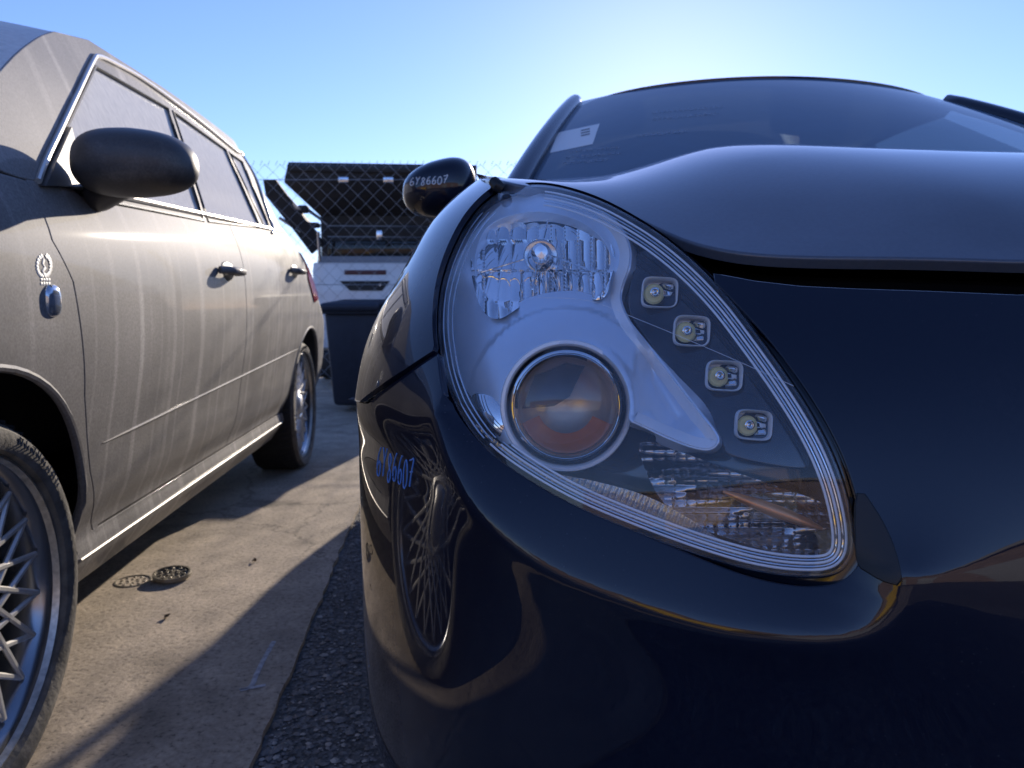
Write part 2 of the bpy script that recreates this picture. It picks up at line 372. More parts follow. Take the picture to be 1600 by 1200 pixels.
M['paper'] = mat('white_paper', (.75, .78, .8), .8)
M['ink'] = mat('grey_print', (.2, .22, .25), .8)
M['marker_blue'] = mat('blue_marker', (.12, .30, .75), .5)
M['marker_white'] = mat('white_marker', (.75, .78, .82), .6)
M['decal'] = mat('cream_decal', (.8, .78, .70), .5)
M['metal_cap'] = mat('weathered_metal', (.24, .21, .16), .5, .4, noise=.5, nscale=60, bump=.4)
M['brick'] = mat('brick_wall', (.27, .19, .15), .85, noise=.3, nscale=4)
M['yellow'] = mat('yellow_paint', (.75, .48, .03), .4, noise=.15)
M['roller'] = mat('grey_cladding', (.3, .3, .3), .6, noise=.1)
def ground_mat(name, col, kind):
    m, t, b = nodes(name); N = t.nodes.new; Lk = t.links.new
    tc = N('ShaderNodeTexCoord'); big = N('ShaderNodeTexNoise'); big.inputs['Scale'].default_value = 1.3; big.inputs['Detail'].default_value = 10; big.inputs['Roughness'].default_value = .65
    fine = N('ShaderNodeTexNoise'); fine.inputs['Scale'].default_value = 90; fine.inputs['Detail'].default_value = 8; fine.inputs['Roughness'].default_value = .7
    vo = N('ShaderNodeTexVoronoi'); vo.inputs['Scale'].default_value = 130 if kind == 'asphalt' else 45
    mid = N('ShaderNodeTexNoise'); mid.inputs['Scale'].default_value = 9; mid.inputs['Detail'].default_value = 9; mid.inputs['Roughness'].default_value = .7
    for n in (big, fine, vo, mid): Lk(tc.outputs['Object'], n.inputs['Vector'])
    def mr(src, lo, hi, a, c):
        r = N('ShaderNodeMapRange'); r.inputs[1].default_value = lo; r.inputs[2].default_value = hi; r.inputs[3].default_value = a; r.inputs[4].default_value = c; Lk(src, r.inputs[0]); return r.outputs[0]
    def mulm(a, c):
        q = N('ShaderNodeMath'); q.operation = 'MULTIPLY'; Lk(a, q.inputs[0]); Lk(c, q.inputs[1]); return q.outputs[0]
    k = mulm(mulm(mr(big.outputs[0], .3, .7, .62, 1.25), mr(fine.outputs[0], .3, .7, .7, 1.3)), mr(mid.outputs[0], .3, .7, .75, 1.2))
    if kind == 'asphalt': k = mulm(k, mr(vo.outputs['Color'], .2, .9, .6, 2.0))
    else: k = mulm(k, mr(fine.outputs[0], .34, .44, .45, 1.0))
    if kind == 'concrete':
        st = N('ShaderNodeTexNoise'); st.inputs['Scale'].default_value = 2.6; st.inputs['Detail'].default_value = 5; st.inputs['Distortion'].default_value = .8; Lk(tc.outputs['Object'], st.inputs['Vector'])
        k = mulm(k, mr(st.outputs[0], .56, .70, 1.0, .62))
        dm = N('ShaderNodeVectorMath'); dm.operation = 'MULTIPLY_ADD'; dm.inputs[1].default_value = (.25, .25, 0); Lk(mid.outputs['Color'], dm.inputs[0]); Lk(tc.outputs['Object'], dm.inputs[2])
        ck = N('ShaderNodeTexVoronoi'); ck.feature = 'DISTANCE_TO_EDGE'; ck.inputs['Scale'].default_value = .55; Lk(dm.outputs[0], ck.inputs['Vector'])
        k = mulm(k, mr(ck.outputs['Distance'], .001, .005, .5, 1.0))
    s = N('ShaderNodeVectorMath'); s.operation = 'SCALE'; s.inputs[0].default_value = col; Lk(k, s.inputs['Scale']); Lk(s.outputs[0], b.inputs['Base Color'])
    b.inputs['Roughness'].default_value = .85
    bp = N('ShaderNodeBump'); bp.inputs['Strength'].default_value = .7 if kind == 'asphalt' else .45; bp.inputs['Distance'].default_value = .006 if kind == 'asphalt' else .004
    Lk((vo.outputs['Distance'] if kind == 'asphalt' else fine.outputs[0]), bp.inputs['Height']); Lk(bp.outputs[0], b.inputs['Normal']); return m
M['asphalt'] = ground_mat('asphalt', (.11, .105, .10), 'asphalt')
M['concrete'] = ground_mat('concrete', (.44, .36, .275), 'concrete')
# ------------------------------------------------------------------ ground
def sheet(name, pts, z, m):
    return tag(obj(name, ([(x, y, z) for x, y in pts], [tuple(range(len(pts)))]), m, None, False), kind='structure')
sheet('asphalt_ground', [(-600, -600), (600, -600), (600, 600), (-600, 600)], 0, M['asphalt'])
e0, e1 = ground(395., 1198.), ground(544., 836.)
ed = (e1-e0)/(e1[1]-e0[1]); ea = e0+ed*(-7-e0[1]); eb = e0+ed*(9-e0[1])
eg = np.linspace(0, 1, 400)[:, None]*(eb-ea)+ea; eg[:, 0] += rng.normal(0, .0022, 400)
conc = [(-30, -7)]+[(p[0], p[1]) for p in eg]+[(-30, 9)]
pz = .012; n = len(conc)
V = [(x, y, pz) for x, y in conc]+[(x, y, -.01) for x, y in conc]
tag(obj('concrete_pavement', (V, [tuple(range(n))[::-1]]+[(i, (i+1) % n, (i+1) % n+n, i+n) for i in range(n)]), M['concrete'], None, False), kind='structure')
# loose stones in the asphalt next to the pavement
ico_v = [(0, 0, 1), (.9, 0, .2), (.25, .85, .2), (-.75, .5, .25), (-.75, -.5, .15), (.25, -.85, .2), (0, 0, -.6)]
ico_f = [(0, 1, 2), (0, 2, 3), (0, 3, 4), (0, 4, 5), (0, 5, 1), (6, 2, 1), (6, 3, 2), (6, 4, 3), (6, 5, 4), (6, 1, 5)]
def stones(name, cnt, m, smin, smax, label):
    V = []; Fs = []
    for i in range(cnt):
        y = .75+rng.random()**2.1*6.5; xe = e0[0]+ed[0]*(y-e0[1]); x = xe+.01+rng.random()**1.3*.5
        s = smin+(smax-smin)*rng.random()**3; th = rng.random()*6.28; c, sn = math.cos(th), math.sin(th); k = len(V)
        sx, sy, sz = s*(.7+.6*rng.random()), s*(.7+.6*rng.random()), s*(.35+.35*rng.random())
        for a, b, d in ico_v:
            a, b = a*sx*(1+.3*rng.normal()*.4), b*sy; V.append((x+a*c-b*sn, y+a*sn+b*c, .001+d*sz))
        Fs += [tuple(j+k for j in f) for f in ico_f]
    tag(obj(name, (V, Fs), m, None, False), label, 'gravel', None, 'stuff')
stones('dark_gravel', 8000, mat('dark_stone', (.19, .18, .17), .7, noise=.5, nscale=50), .003, .011, 'dark loose gravel chips on the asphalt beside the pavement')
stones('pale_gravel', 2600, mat('pale_stone', (.38, .35, .31), .7, noise=.3, nscale=50), .002, .009, 'pale loose gravel chips scattered over the dark asphalt')
# ------------------------------------------------------------------ dark car : front surface
CX, CYM = .73, 2.53
fw = spline([.15, .3, .45, .55, .65, .70, .74, .78, .85, .908, .95, .98, 1.02], [.86, .90, .908, .910, .906, .899, .886, .868, .838, .80, .755, .70, .60])
fy = spline([.15, .25, .35, .45, .55, .65, .75, .80, .875, .91, .945, .98, 1.02], [.44, .39, .365, .355, .358, .375, .425, .462, .545, .61, .69, .79, .92])
fl = spline([.15, .5, .75, .9, 1.02], [.45, .475, .485, .50, .50])
SS = .6; SQ = SS*math.pi/2
def F0(s, z):
    s = np.asarray(s, float); z = np.asarray(z, float); th = np.clip(s/SS, -9, math.pi/2)
    W, YN, L = fw(z), fy(z), fl(z)
    return np.stack([CX-W*np.sin(th), YN+L*(1-np.cos(th))+np.maximum(s-SQ, 0), z], -1)
HL = catmull([(790, 297), (830, 290), (870, 293), (920, 307), (970, 330), (1030, 367), (1085, 412), (1135, 464), (1180, 522), (1230, 592), (1270, 655), (1300, 714), (1320, 772), (1331, 832), (1326, 872), (1300, 895), (1250, 899), (1180, 890), (1100, 868), (1000, 832), (900, 790), (820, 745), (760, 700), (722, 650), (700, 600), (688, 545), (685, 500), (690, 450), (705, 400), (730, 350), (760, 315)], True, 5)
RA, RB = (-.05, 1.25), (.2, 1.0)
def inv(uv): return invert(F0, uv, RA, RB)
HLs = inv(HL)
LEDGE_PX = catmull([(700, 655), (722, 730), (765, 800), (865, 882), (980, 932), (1100, 970), (1200, 987), (1300, 991), (1365, 975), (1402, 938), (1412, 900)], n=6)
LED = inv(LEDGE_PX); SCL = np.array([.85, 1.])
def F1(s, z):
    """front surface with the tighter bumper corner below the lamp"""
    P = F0(s, z); X, Y = P[..., 0], P[..., 1]; t = (Y-.565)/.285
    xl = -.034-.151*t-.016*4*t*(1-t); k = .010; d = X-xl
    xn = .5*(X+xl+np.sqrt(d*d+k*k))
    wz = smooth((.672-np.asarray(z))/.09)*np.where(t < 1.6, 1., 0.)*smooth((t+.9)/.5)
    P = P.copy(); P[..., 0] = X+(xn-X)*wz; return P
def Fb(s, z):
    """bumper: front surface plus the shoulder that runs round the foot of the lamp"""
    s = np.asarray(s, float); z = np.asarray(z, float); P = np.stack([s, z], -1)*SCL
    dE = pdist(P, LED*SCL); dH = pdist(P, HLs*SCL, True)
    band = inpoly(np.stack([s.ravel(), z.ravel()], -1), np.vstack([LED, inv_foot])).reshape(s.shape)
    k = .006; q = np.sqrt(dE*dE+k*k)-k
    Hh = .015*np.where(band, dH/(dH+q+1e-9), np.exp(-q/.034))
    e = 1e-4; n = norm(np.cross(F0(s+e, z)-F0(s-e, z), F0(s, z+e)-F0(s, z-e)))
    n = n*np.where(np.sum(n*(np.array([CX, 2., .5])-F0(s, z)), -1) > 0, -1, 1)[..., None]
    return F1(s, z)+n*Hh[..., None]
# lower foot of the lamp outline closes the shoulder band
i0 = np.argmin(np.hypot(*(HL-np.array([1334, 850])).T)); i1 = np.argmin(np.hypot(*(HL-np.array([706, 620])).T))
inv_foot = HLs[min(i0, i1):max(i0, i1)+1]
if np.linalg.norm(inv_foot[0]-LED[-1]) > np.linalg.norm(inv_foot[-1]-LED[-1]): inv_foot = inv_foot[::-1]
GAP = offset_poly(HL, 1)+(offset_poly(HL, 1)-HL)*(2+14*smooth((HL[:, :1]-980)/300)*smooth((HL[:, 1:]-400)/150)); GAPs = inv(GAP)
def arc_of(pts, a, b):
    i = np.argmin(np.hypot(*(GAP-np.array(a)).T)); j = np.argmin(np.hypot(*(GAP-np.array(b)).T)); n = len(pts)
    k = [(i+q) % n for q in range((j-i) % n+1)]; return pts[k]
car = thing('black_hatchback', (CX, CYM, 0), 0, 'glossy black hatchback with a large clear teardrop headlight and raised bonnet edge', 'car')
SH = inv([(682, 558), (640, 585), (600, 611), (572, 632)])
ARC_C = (1.27, .31); ARC_R = .345
def side_s(Y, z): return SQ+(Y-fy(z)-fl(z))
def sideYZ(pts): return np.array([(side_s(y, z), z) for y, z in pts])
zs = SH[-1, 1]
arch_f = [(ARC_C[0]+ARC_R*math.cos(a), ARC_C[1]+ARC_R*math.sin(a)) for a in np.radians(np.linspace(100, 195, 24))]
k_split = [p for p in arch_f if p[1] > zs-.03]; k_low = [p for p in arch_f if p[1] <= zs-.03]
NT = inv([(1116, 428), (1180, 440), (1250, 448), (1330, 452), (1450, 456), (1590, 462)])
bump_out = np.vstack([[(0., .758)], NT[::-1], arc_of(GAPs, (1120, 436), (680, 560)), SH, sideYZ([(k_low[0][0]-.02, zs-.025)]), sideYZ(k_low), sideYZ([(.93, .2)]), [(.6, .19), (.3, .19), (0., .19)]])
def both(g):
    V, Fs, N = g; V2 = V.copy(); V2[:, 0] = 2*CX-V2[:, 0]; N2 = N.copy(); N2[:, 0] *= -1; n = len(V)
    return np.vstack([V, V2]), list(Fs)+[tuple(i+n for i in f[::-1]) for f in Fs], np.vstack([N, N2])
bumper = obj('bumper', both(panel(Fb, bump_out, h=.0052, flange=.008, r=.0012)), M['paint'], car)
# bonnet: thin plate spline through measured points
bp = [(-.007, .82, .880), (.045, .79, .868), (.10, .735, .846), (.16, .645, .800), (.233, .605, .787), (.387, .565, .780), (.55, .535, .779), (.73, .525, .778),
      (-.04, 1.0, .913), (-.025, 1.2, .947), (.02, 1.38, .976), (.2, 1.42, .993), (.45, 1.43, 1.003), (.73, 1.44, 1.008),
      (.73, .62, .838), (.73, .75, .886), (.73, .95, .935), (.73, 1.2, .970), (.4, .64, .836), (.4, .75, .889), (.4, .95, .941), (.4, 1.2, .974),
      (.25, .70, .850), (.25, .8, .900), (.25, .95, .943), (.25, 1.2, .970), (.1, .86, .888), (.1, 1.0, .912), (.1, 1.2, .946)]
bp = np.array(bp+[(2*CX-x, y, z) for x, y, z in bp if x < CX-.01])
def tps(P, lam=2e-5):
    n = len(P); d = np.hypot(P[:, None, 0]-P[None, :, 0], P[:, None, 1]-P[None, :, 1])
    K = np.where(d > 0, d*d*np.log(d+1e-12), 0)+lam*np.eye(n); Q = np.column_stack([np.ones(n), P[:, :2]])
    A = np.block([[K, Q], [Q.T, np.zeros((3, 3))]]); c = np.linalg.solve(A, np.concatenate([P[:, 2], np.zeros(3)]))
    def f(x, y):
        d = np.hypot(x[..., None]-P[:, 0], y[..., None]-P[:, 1]); return (np.where(d > 0, d*d*np.log(d+1e-12), 0)@c[:n])+c[n]+c[n+1]*x+c[n+2]*y
    return f
bz = tps(bp, 1.5e-4)
def Bs(x, y): x = np.asarray(x, float); y = np.asarray(y, float); return np.stack([x, y, bz(x, y)], -1)
be = catmull(bp[[12, 11, 10, 9, 8, 0, 1, 2, 3, 4, 5, 6, 7]][:, :2], n=6) if False else catmull([(.73, 1.44), (.45, 1.43), (.2, 1.42), (.02, 1.38), (-.025, 1.2), (-.04, 1.0), (-.012, .83), (.045, .775), (.10, .715), (.16, .640), (.233, .600), (.387, .562), (.55, .535), (.73, .525)], n=6)
bonnet_out = np.vstack([be, np.array([(2*CX-x, y) for x, y in be[::-1][1:-1]])])
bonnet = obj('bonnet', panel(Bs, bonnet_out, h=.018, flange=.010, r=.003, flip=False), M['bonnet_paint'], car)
# front wing
fe = [(.86, .884), (1.0, .913), (1.2, .945), (1.36, .968)]
def s_of(Y, z):
    c = 1-(Y-fy(z))/fl(z); return np.where(c > 0, np.arccos(np.clip(c, -1, 1))*SS, side_s(Y, z))
top = np.array([(float(s_of(y, z)), z) for y, z in catmull(fe, n=4)])
arc_up = arc_of(GAPs, (679, 548), (772, 303))
arch_top = [(ARC_C[0]+ARC_R*math.cos(a), ARC_C[1]+ARC_R*math.sin(a)) for a in np.radians(np.linspace(-5, 100, 26))]
wing_out = np.vstack([SH[::-1]+np.array([0, .0028]), arc_up, top, sideYZ([(1.63, .955), (1.63, .27)]), sideYZ(arch_top), sideYZ(k_split), sideYZ([(k_low[0][0]-.02, zs-.02)])])
wing = obj('front_wing', panel(F0, wing_out, h=.009, flange=.007, r=.0012), M['paint'], car)
mirror_x(wing, car)
def sidepanel(name, pts, hole=None):
    o = obj(name, panel(F0, sideYZ(pts), [sideYZ(hole)] if hole else [], h=.03, flange=.02, r=.002, toward=(-6, 2.5, .8)), M['paint'], car); mirror_x(o, car)
sidepanel('front_door', [(1.636, .27), (2.62, .27), (2.62, .965), (1.636, .955)])
sidepanel('rear_door', [(2.626, .27), (3.42, .27), (3.6, .62), (3.6, .975), (2.626, .965)])
ar = [(3.92+ARC_R*math.cos(a), .31+ARC_R*math.sin(a)) for a in np.radians(np.linspace(175, -12, 30))]
sidepanel('rear_quarter', [(3.606, .975), (3.606, .62)]+[p for p in ar if p[0] > 3.59]+[(4.32, .24), (4.32, .96)])
def Frear(s, z): P = F0(s, z); P[..., 1] = 2*CYM-P[..., 1]+.02; return P
g = gridsurf(Frear, np.linspace(0, SQ+.2, 30), np.linspace(.2, .96, 24)); V, Fs = g; V2 = V.copy(); V2[:, 0] = 2*CX-V2[:, 0]
obj('tailgate', (np.vstack([V, V2]), list(Fs)+[tuple(i+len(V) for i in f[::-1]) for f in Fs]), M['paint'], car)
obj('floor_pan', rbox((CX, 2.55, .25), (1.5, 3.9, .1), .03), M['void'], car)
for sg in (-1, 1): obj('sill', rbox((CX+sg*.86, 2.6, .235), (.06, 1.95, .09), .02), M['black'], car)
# dark structure behind the shut lines
def px_surf(off, amp=None):
    """domain = picture position of the point, off = metres behind the lamp skin"""
    def f(u, v):
        u = np.asarray(u, float); v = np.asarray(v, float)
        P = F0(*LUT(u, v)); dpt = P[..., 1]+(off(u, v) if callable(off) else off); return at(u, v, dpt)
    return f
gu = np.arange(600, 1760, 20.); gv = np.arange(240, 1100, 20.); GU, GV = np.meshgrid(gu, gv)
gsol = inv(np.stack([GU.ravel(), GV.ravel()], -1)); gP = F0(gsol[:, 0], gsol[:, 1]); gerr = np.hypot(*(proj(gP)-np.stack([GU.ravel(), GV.ravel()], -1)).T)
okm = gerr < 1.5
# smooth polynomial fit of the skin (s,z) over the picture, used for everything inside the lamp
inside = inpoly(np.stack([GU.ravel(), GV.ravel()], -1), offset_poly(HL, 60)) & okm
def basis(u, v):
    x = (u-1000)/350; y = (v-600)/350; return np.stack([x**i*y**j for i in range(6) for j in range(6-i)], -1)
Cs, *_ = np.linalg.lstsq(basis(GU.ravel()[inside], GV.ravel()[inside]), gsol[inside], rcond=None)
def LUT(u, v): q = basis(u, v)@Cs; return q[..., 0], q[..., 1]
obj('lamp_support', panel(px_surf(.125), offset_poly(HL, 10), h=16, eps=.5), M['void'], car)
def slam(u, v): return np.stack([u, .70-.25*np.clip((CX-u)/1., -.1, 1)*0+0*u, v], -1)
obj('slam_panel', rbox((CX, .76, .66), (1.0, .04, .24), .01), M['void'], car)
obj('bonnet_seal', tube(np.array([Bs(np.array(x), np.array(y))+np.array([0.012, .03, -.028]) for x, y in be[30:]]), .012), M['void'], car)
obj('engine_bay', rbox((CX, 1.1, .62), (1.25, .6, .3), .02), M['void'], car)
for sg in (-1, 1): obj('wing_liner', rbox((CX+sg*.57, 1.1, .79), (.30, .34, .06), .02), M['void'], car)
# filler in the notch at the foot of the lamp
def poly_px(pts, off, thick=.004):
    p = np.array(pts, float); s = inv(p); P = Fb(s[:, 0], s[:, 1])-np.array([0, 1., 0])*0
    return P+np.array([0, off, 0])
notch = catmull([(1336, 770), (1358, 790), (1382, 835), (1394, 880), (1390, 902), (1352, 888), (1334, 866)], True, 4)
obj('notch_filler', panel(lambda s, z: Fb(s, z)-np.array([0, .003, 0]), inv(notch), h=.006, flange=.012, r=.001), M['black'], car)
obj('rubber_buffer', tube(at(np.array([771., 778., 786.]), np.array([283., 291., 296.]), np.array([.815, .81, .81])), [.006, .007, .005], sides=10), M['black'], car)
# ------------------------------------------------------------------ headlight
HOUS = offset_poly(HL, 5)
hl = obj('headlight', panel(px_surf(.108), HOUS, h=16, eps=.5), M['gloss_black'], car)
tag(hl, 'clear teardrop headlight with projector lens and four square light emitting diodes')
# side wall of the housing
a0 = px_surf(.002)(HOUS[:, 0], HOUS[:, 1]); a1 = px_surf(.108)(HOUS[:, 0], HOUS[:, 1]); n = len(HOUS)
obj('housing_wall', (np.vstack([a0, a1]), [(i, (i+1) % n, (i+1) % n+n, i+n) for i in range(n)]), M['black'], hl)
obj('lamp_seal', panel(px_surf(.007), offset_poly(HL, 1)+(GAP-HL)*1.25, [offset_poly(HL, -2)], h=6, eps=.5), M['gloss_black'], hl)
obj('lens', panel(px_surf(-.0005), HL, h=9, eps=.5, flange=.004, r=.0012), M['lens'], hl)
for k in range(5):                                  # moulded parallel lines near the rim
    q = offset_poly(HL, -9-k*5.2)
    sel = np.array([p for p in q if (p[0] > 850 or p[1] > 690)])
    j = np.argmax(np.linalg.norm(np.diff(np.vstack([sel, sel[:1]]), axis=0), axis=1)); sel = np.roll(sel, -j-1, 0)
    sel = resample(sel, 8, False); obj('rim_line', tube(px_surf(.005+.0006*k)(sel[:, 0], sel[:, 1]), .00062 if k % 2 else .0009, sides=6), M['silver_rim'] if k % 2 == 0 else M['chrome_rough'], hl)
for k in range(3):                                  # fluted left edge
    q = offset_poly(HL, -8-k*7); sel = np.array([p for p in q if p[0] < 800 and 330 < p[1] < 690]); sel = sel[np.argsort(sel[:, 1])]
    obj('rim_line', tube(px_surf(.006)(sel[:, 0], sel[:, 1]), .0007, sides=6), M['clear_rib'], hl)
# satin bezel
PC = np.array([885., 634.]); PR = 104.
bez = catmull([(742, 352), (775, 318), (830, 303), (890, 308), (935, 325), (968, 352), (984, 385), (984, 415), (974, 445), (971, 468), (984, 500), (1012, 536), (1050, 588), (1090, 640), (1116, 672), (1122, 690), (1108, 702), (1080, 698), (1040, 682), (1000, 664), (986, 657)]+[tuple(PC+(PR-4)*np.array([math.cos(a), math.sin(a)])) for a in np.radians(np.linspace(10, -215, 40))]+[(780, 688), (755, 640), (728, 608), (706, 560), (698, 500), (702, 440), (716, 395)], True, 5)
refl = catmull([(742, 400), (758, 358), (796, 336), (850, 330), (902, 343), (938, 368), (955, 400), (949, 432), (938, 462), (900, 455), (860, 457), (820, 468), (780, 492), (758, 480), (745, 440)], True, 5)
ringh = np.array([PC+(PR-4)*np.array([math.cos(a), math.sin(a)]) for a in np.linspace(0, 2*math.pi, 60, endpoint=False)])
def bez_off(u, v):
    r = np.hypot(u-PC[0], (v-PC[1])); up = smooth((PC[1]+20-v)/120)
    dome = .020+.030*smooth((r-PR)/110)**1.1
    flat = .040
    o = dome*up+(1-up)*(.024+.022*smooth((r-PR)/60))
    o = o+.007*smooth((r-150)/7)*up
    arm = smooth((u-985)/40)*smooth((v-520)/60)
    o = o*(1-arm)+arm*(.030+.022*np.exp(-((pdist(np.stack([u, v], -1), np.array([(1005., 560.), (1060., 650.)]))/26)**2)))
    top_ = smooth((470-v)/60); o = o*(1-top_)+top_*(.030+.012*np.exp(-(pdist(np.stack([u, v], -1), refl, True)/22)**2))
    de = pdist(np.stack([u, v], -1), bez, True); return o-.007*np.exp(-(de/11)**4)*smooth((u-930)/40)
obj('bezel', panel(px_surf(bez_off), bez, [refl], h=5.5, eps=.5, flange=.012, r=.001), M['silver'], hl)
rimsel = np.array([p for p in bez if p[0] > 940 and p[1] < 706 and np.hypot(*(p-PC)) > PR+3]); 
j = np.argmax(np.linalg.norm(np.diff(np.vstack([rimsel, rimsel[:1]]), axis=0), axis=1)); rimsel = resample(np.roll(rimsel, -j-1, 0), 6, False)
ri = rimsel+0; tt = norm(np.gradient(ri, axis=0)); nn = np.stack([-tt[:, 1], tt[:, 0]], -1); cen = np.array([930, 520.]); nn *= np.where(np.sum(nn*(cen-ri), -1) > 0, 1, -1)[:, None]
V = np.vstack([px_surf(lambda u, v: bez_off(u, v)-.0012)(*(ri+nn*q).T) for q in (0, 2, 9, 16, 18)]); m_ = len(ri)
V[:m_, 1] += .003; V[-m_:, 1] += .003
obj('bezel_rim', (V, [(k*m_+i, k*m_+i+1, (k+1)*m_+i+1, (k+1)*m_+i) for k in range(4) for i in range(m_-1)]), M['silver_rim'], hl)
# faceted main beam reflector
def facet(cw, chh, amp, base):
    def f(u, v):
        fx = (u/cw) % 1; fz = (v/chh) % 1; r = base(u, v)
        h = np.sin(np.floor(u/cw)*12.9+np.floor(v/chh)*7.7)
        h2 = np.sin(np.floor(u/cw)*5.1+np.floor(v/chh)*23.3+1)
        return r-amp*(1-(2*fx-1)**2)*(1+.6*h)-amp*.7*(1-(2*fz-1)**2)*(1+.5*h2)+amp*1.6*h2*(fx-.5)+amp*2.2*h*(fz-.5)
    return f
rb = lambda u, v: .045+.045*np.clip(1-((u-848)/115)**2-((v-400)/95)**2, 0, 1)
obj('reflector', panel(px_surf(facet(21, 47, .0032, rb)), offset_poly(refl, 6), h=3.2, eps=.4), M['chrome'], hl)
bc = px_surf(.055)(np.array(845.), np.array(398.)); bax = norm(np.array([-.02, -1, .12]))
obj('bulb_cap', lathe([(0, .016), (.006, .0155), (.009, .012), (.0095, 0), (.0095, -.02)], bc, bax, 24), M['chrome_rough'], hl)
obj('bulb_ring', lathe([(.016, -.012), (.0165, -.008), (.0155, -.006), (.012, -.010)], bc, bax, 32), M['chrome'], hl)
for (a, b) in (((752, 425), (838, 399)), ((852, 396), (948, 432)), ((848, 380), (856, 345)), ((840, 410), (832, 452))):
    l = np.linspace(a, b, 6); obj('support_wire', tube(px_surf(lambda u, v: rb(u, v)*.3+.036)(l[:, 0], l[:, 1]), .0009, sides=6), M['chrome'], hl)
# projector
pcen = px_surf(.024)(np.array(PC[0]), np.array(PC[1])); pax = norm(np.array([-.06, -1, .10])); ppx = pcen[1]/FPX*.99
def R(px): return px*ppx
obj('projector_ring', lathe([(R(105), -.012), (R(106), -.002), (R(104), .001), (R(99), .0015), (R(96), -.001), (R(95), -.012)], pcen, pax, 72), M['silver_rim'], hl)
obj('projector_shroud', lathe([(R(96), -.004), (R(94), -.001), (R(90), -.004), (R(88), -.012)], pcen, pax, 72), M['gloss_black'], hl)
obj('chrome_ring', lathe([(R(90), -.008), (R(88.5), .0035), (R(86.5), .0045), (R(84.5), .002), (R(83.5), .0038), (R(81.5), .0045), (R(79.5), .0015), (R(78), -.006)], pcen, pax, 72), M['chrome'], hl)
obj('projector_bowl', lathe([(R(80), -.004), (R(74), -.022), (R(55), -.036), (R(25), -.043), (0, -.044)], pcen, pax, 48), M['amber_metal'], hl)
obj('amber_glint', lathe([(R(77), -.006), (R(70), -.018), (R(48), -.030)], pcen, pax, 48)[0:1]+([f for k_, f in enumerate(lathe([(R(77), -.006), (R(70), -.018), (R(48), -.030)], pcen, pax, 48)[1]) if np.mean([lathe([(R(77), -.006), (R(70), -.018), (R(48), -.030)], pcen, pax, 48)[0][q][2] for q in f]) < pcen[2]-R(30)],), M['amber'], hl)  # added amber crescent, a warm reflection painted into the bowl
obj('projector_lens', lathe([(R(79)*math.cos(a), -.003+.017*math.sin(a)) for a in np.radians(np.linspace(0, 90, 14))], pcen, pax, 64), M['proj_lens'], hl)
obj('cutoff_shield', slab([pcen+pax*(-.02)+np.array(q) for q in [(-R(72), 0, R(-6)), (-R(20), 0, R(-2)), (R(6), 0, R(14)), (R(30), 0, R(64)), (0, 0, R(70)), (-R(52), 0, R(48))]], .002, (0, 1, 0)), M['gloss_black'], hl, False)
# four light emitting diodes
def led_mesh():
    hw, hh = .0118, .0100
    def loop(k, y, ex=4.5, n=36):
        t = np.linspace(0, 2*math.pi, n, endpoint=False); c, s = np.cos(t), np.sin(t)
        return np.stack([np.sign(c)*np.abs(c)**(2/ex)*hw*k, np.full(n, y), np.sign(s)*np.abs(s)**(2/ex)*hh*k], -1)
    def loft(ls, cap=False):
        n = len(ls[0]); V = np.vstack(ls); Fs = [(i*n+k, i*n+(k+1) % n, (i+1)*n+(k+1) % n, (i+1)*n+k) for i in range(len(ls)-1) for k in range(n)]
        if cap: Fs.append(tuple((len(ls)-1)*n+k for k in range(n)))
        return V, Fs
    frame = loft([loop(1.10, .006), loop(1.10, -.001), loop(1.06, -.003), loop(1.0, -.002), loop(.98, .001)])
    pane = loft([loop(.98, .0005), loop(.92, .009), loop(.85, .012)], True)
    disc = lathe([(.0074, .0035), (.0060, .0015), (.0001, .001)], (-.0040, .0, -.0008), (0, 1, 0), 24)
    disc2 = lathe([(.0036, -.0015), (.0034, -.003), (.0026, -.0034), (.0022, -.0015)], (-.0034, .0, -.0002), (0, 1, 0), 24)
    disc3 = lathe([(.0021, -.002), (.0001, -.003)], (-.0034, .0, -.0002), (0, 1, 0), 20)
    fac = [rbox((.0055, .005, dz), (.0085, .003, .0042), .0008, 1, Matrix.Rotation(math.radians(r), 4, 'X') @ Matrix.Rotation(math.radians(q), 4, 'Z')) for dz, r, q in ((.0052, 28, -24), (.0, -10, 18), (-.0052, -24, -20))]
    return merge((frame, 0), (pane, 4), *[(f, 1) for f in fac], (disc, 2), (disc2, 1), (disc3, 3))
lm = None
for i, (u, v) in enumerate([(1031, 457), (1081, 517), (1132, 587), (1178, 664)]):
    p = px_surf(.026)(np.array(float(u)), np.array(float(v)))
    if lm is None: lo = obj('led_lamp', led_mesh(), [M['silver_rim'], M['chrome'], M['phosphor'], M['chrome_rough'], M['silver_rim']], hl, True, True); lm = lo
    else: lo = lm.copy(); COL.objects.link(lo); lo.parent = hl
    k = p[1]/FPX*25.5/.0118
    lo.scale = (k, 1, k*1.02); lo.location = Vector(p)-Vector((CX, CYM, 0)); lo.rotation_euler = (math.radians(-8), math.radians(3), math.radians(-8))
# dark strip that carries the diodes
strip = catmull([(1000, 395), (1040, 400), (1090, 440), (1140, 505), (1190, 575), (1235, 650), (1262, 710), (1250, 730), (1150, 712), (1128, 690), (1098, 640), (1050, 575), (1010, 525), (985, 480), (990, 430)], True, 5)
obj('diode_strip', panel(px_surf(.034), strip, h=8, eps=.5, flange=.01), M['gloss_black'], hl)
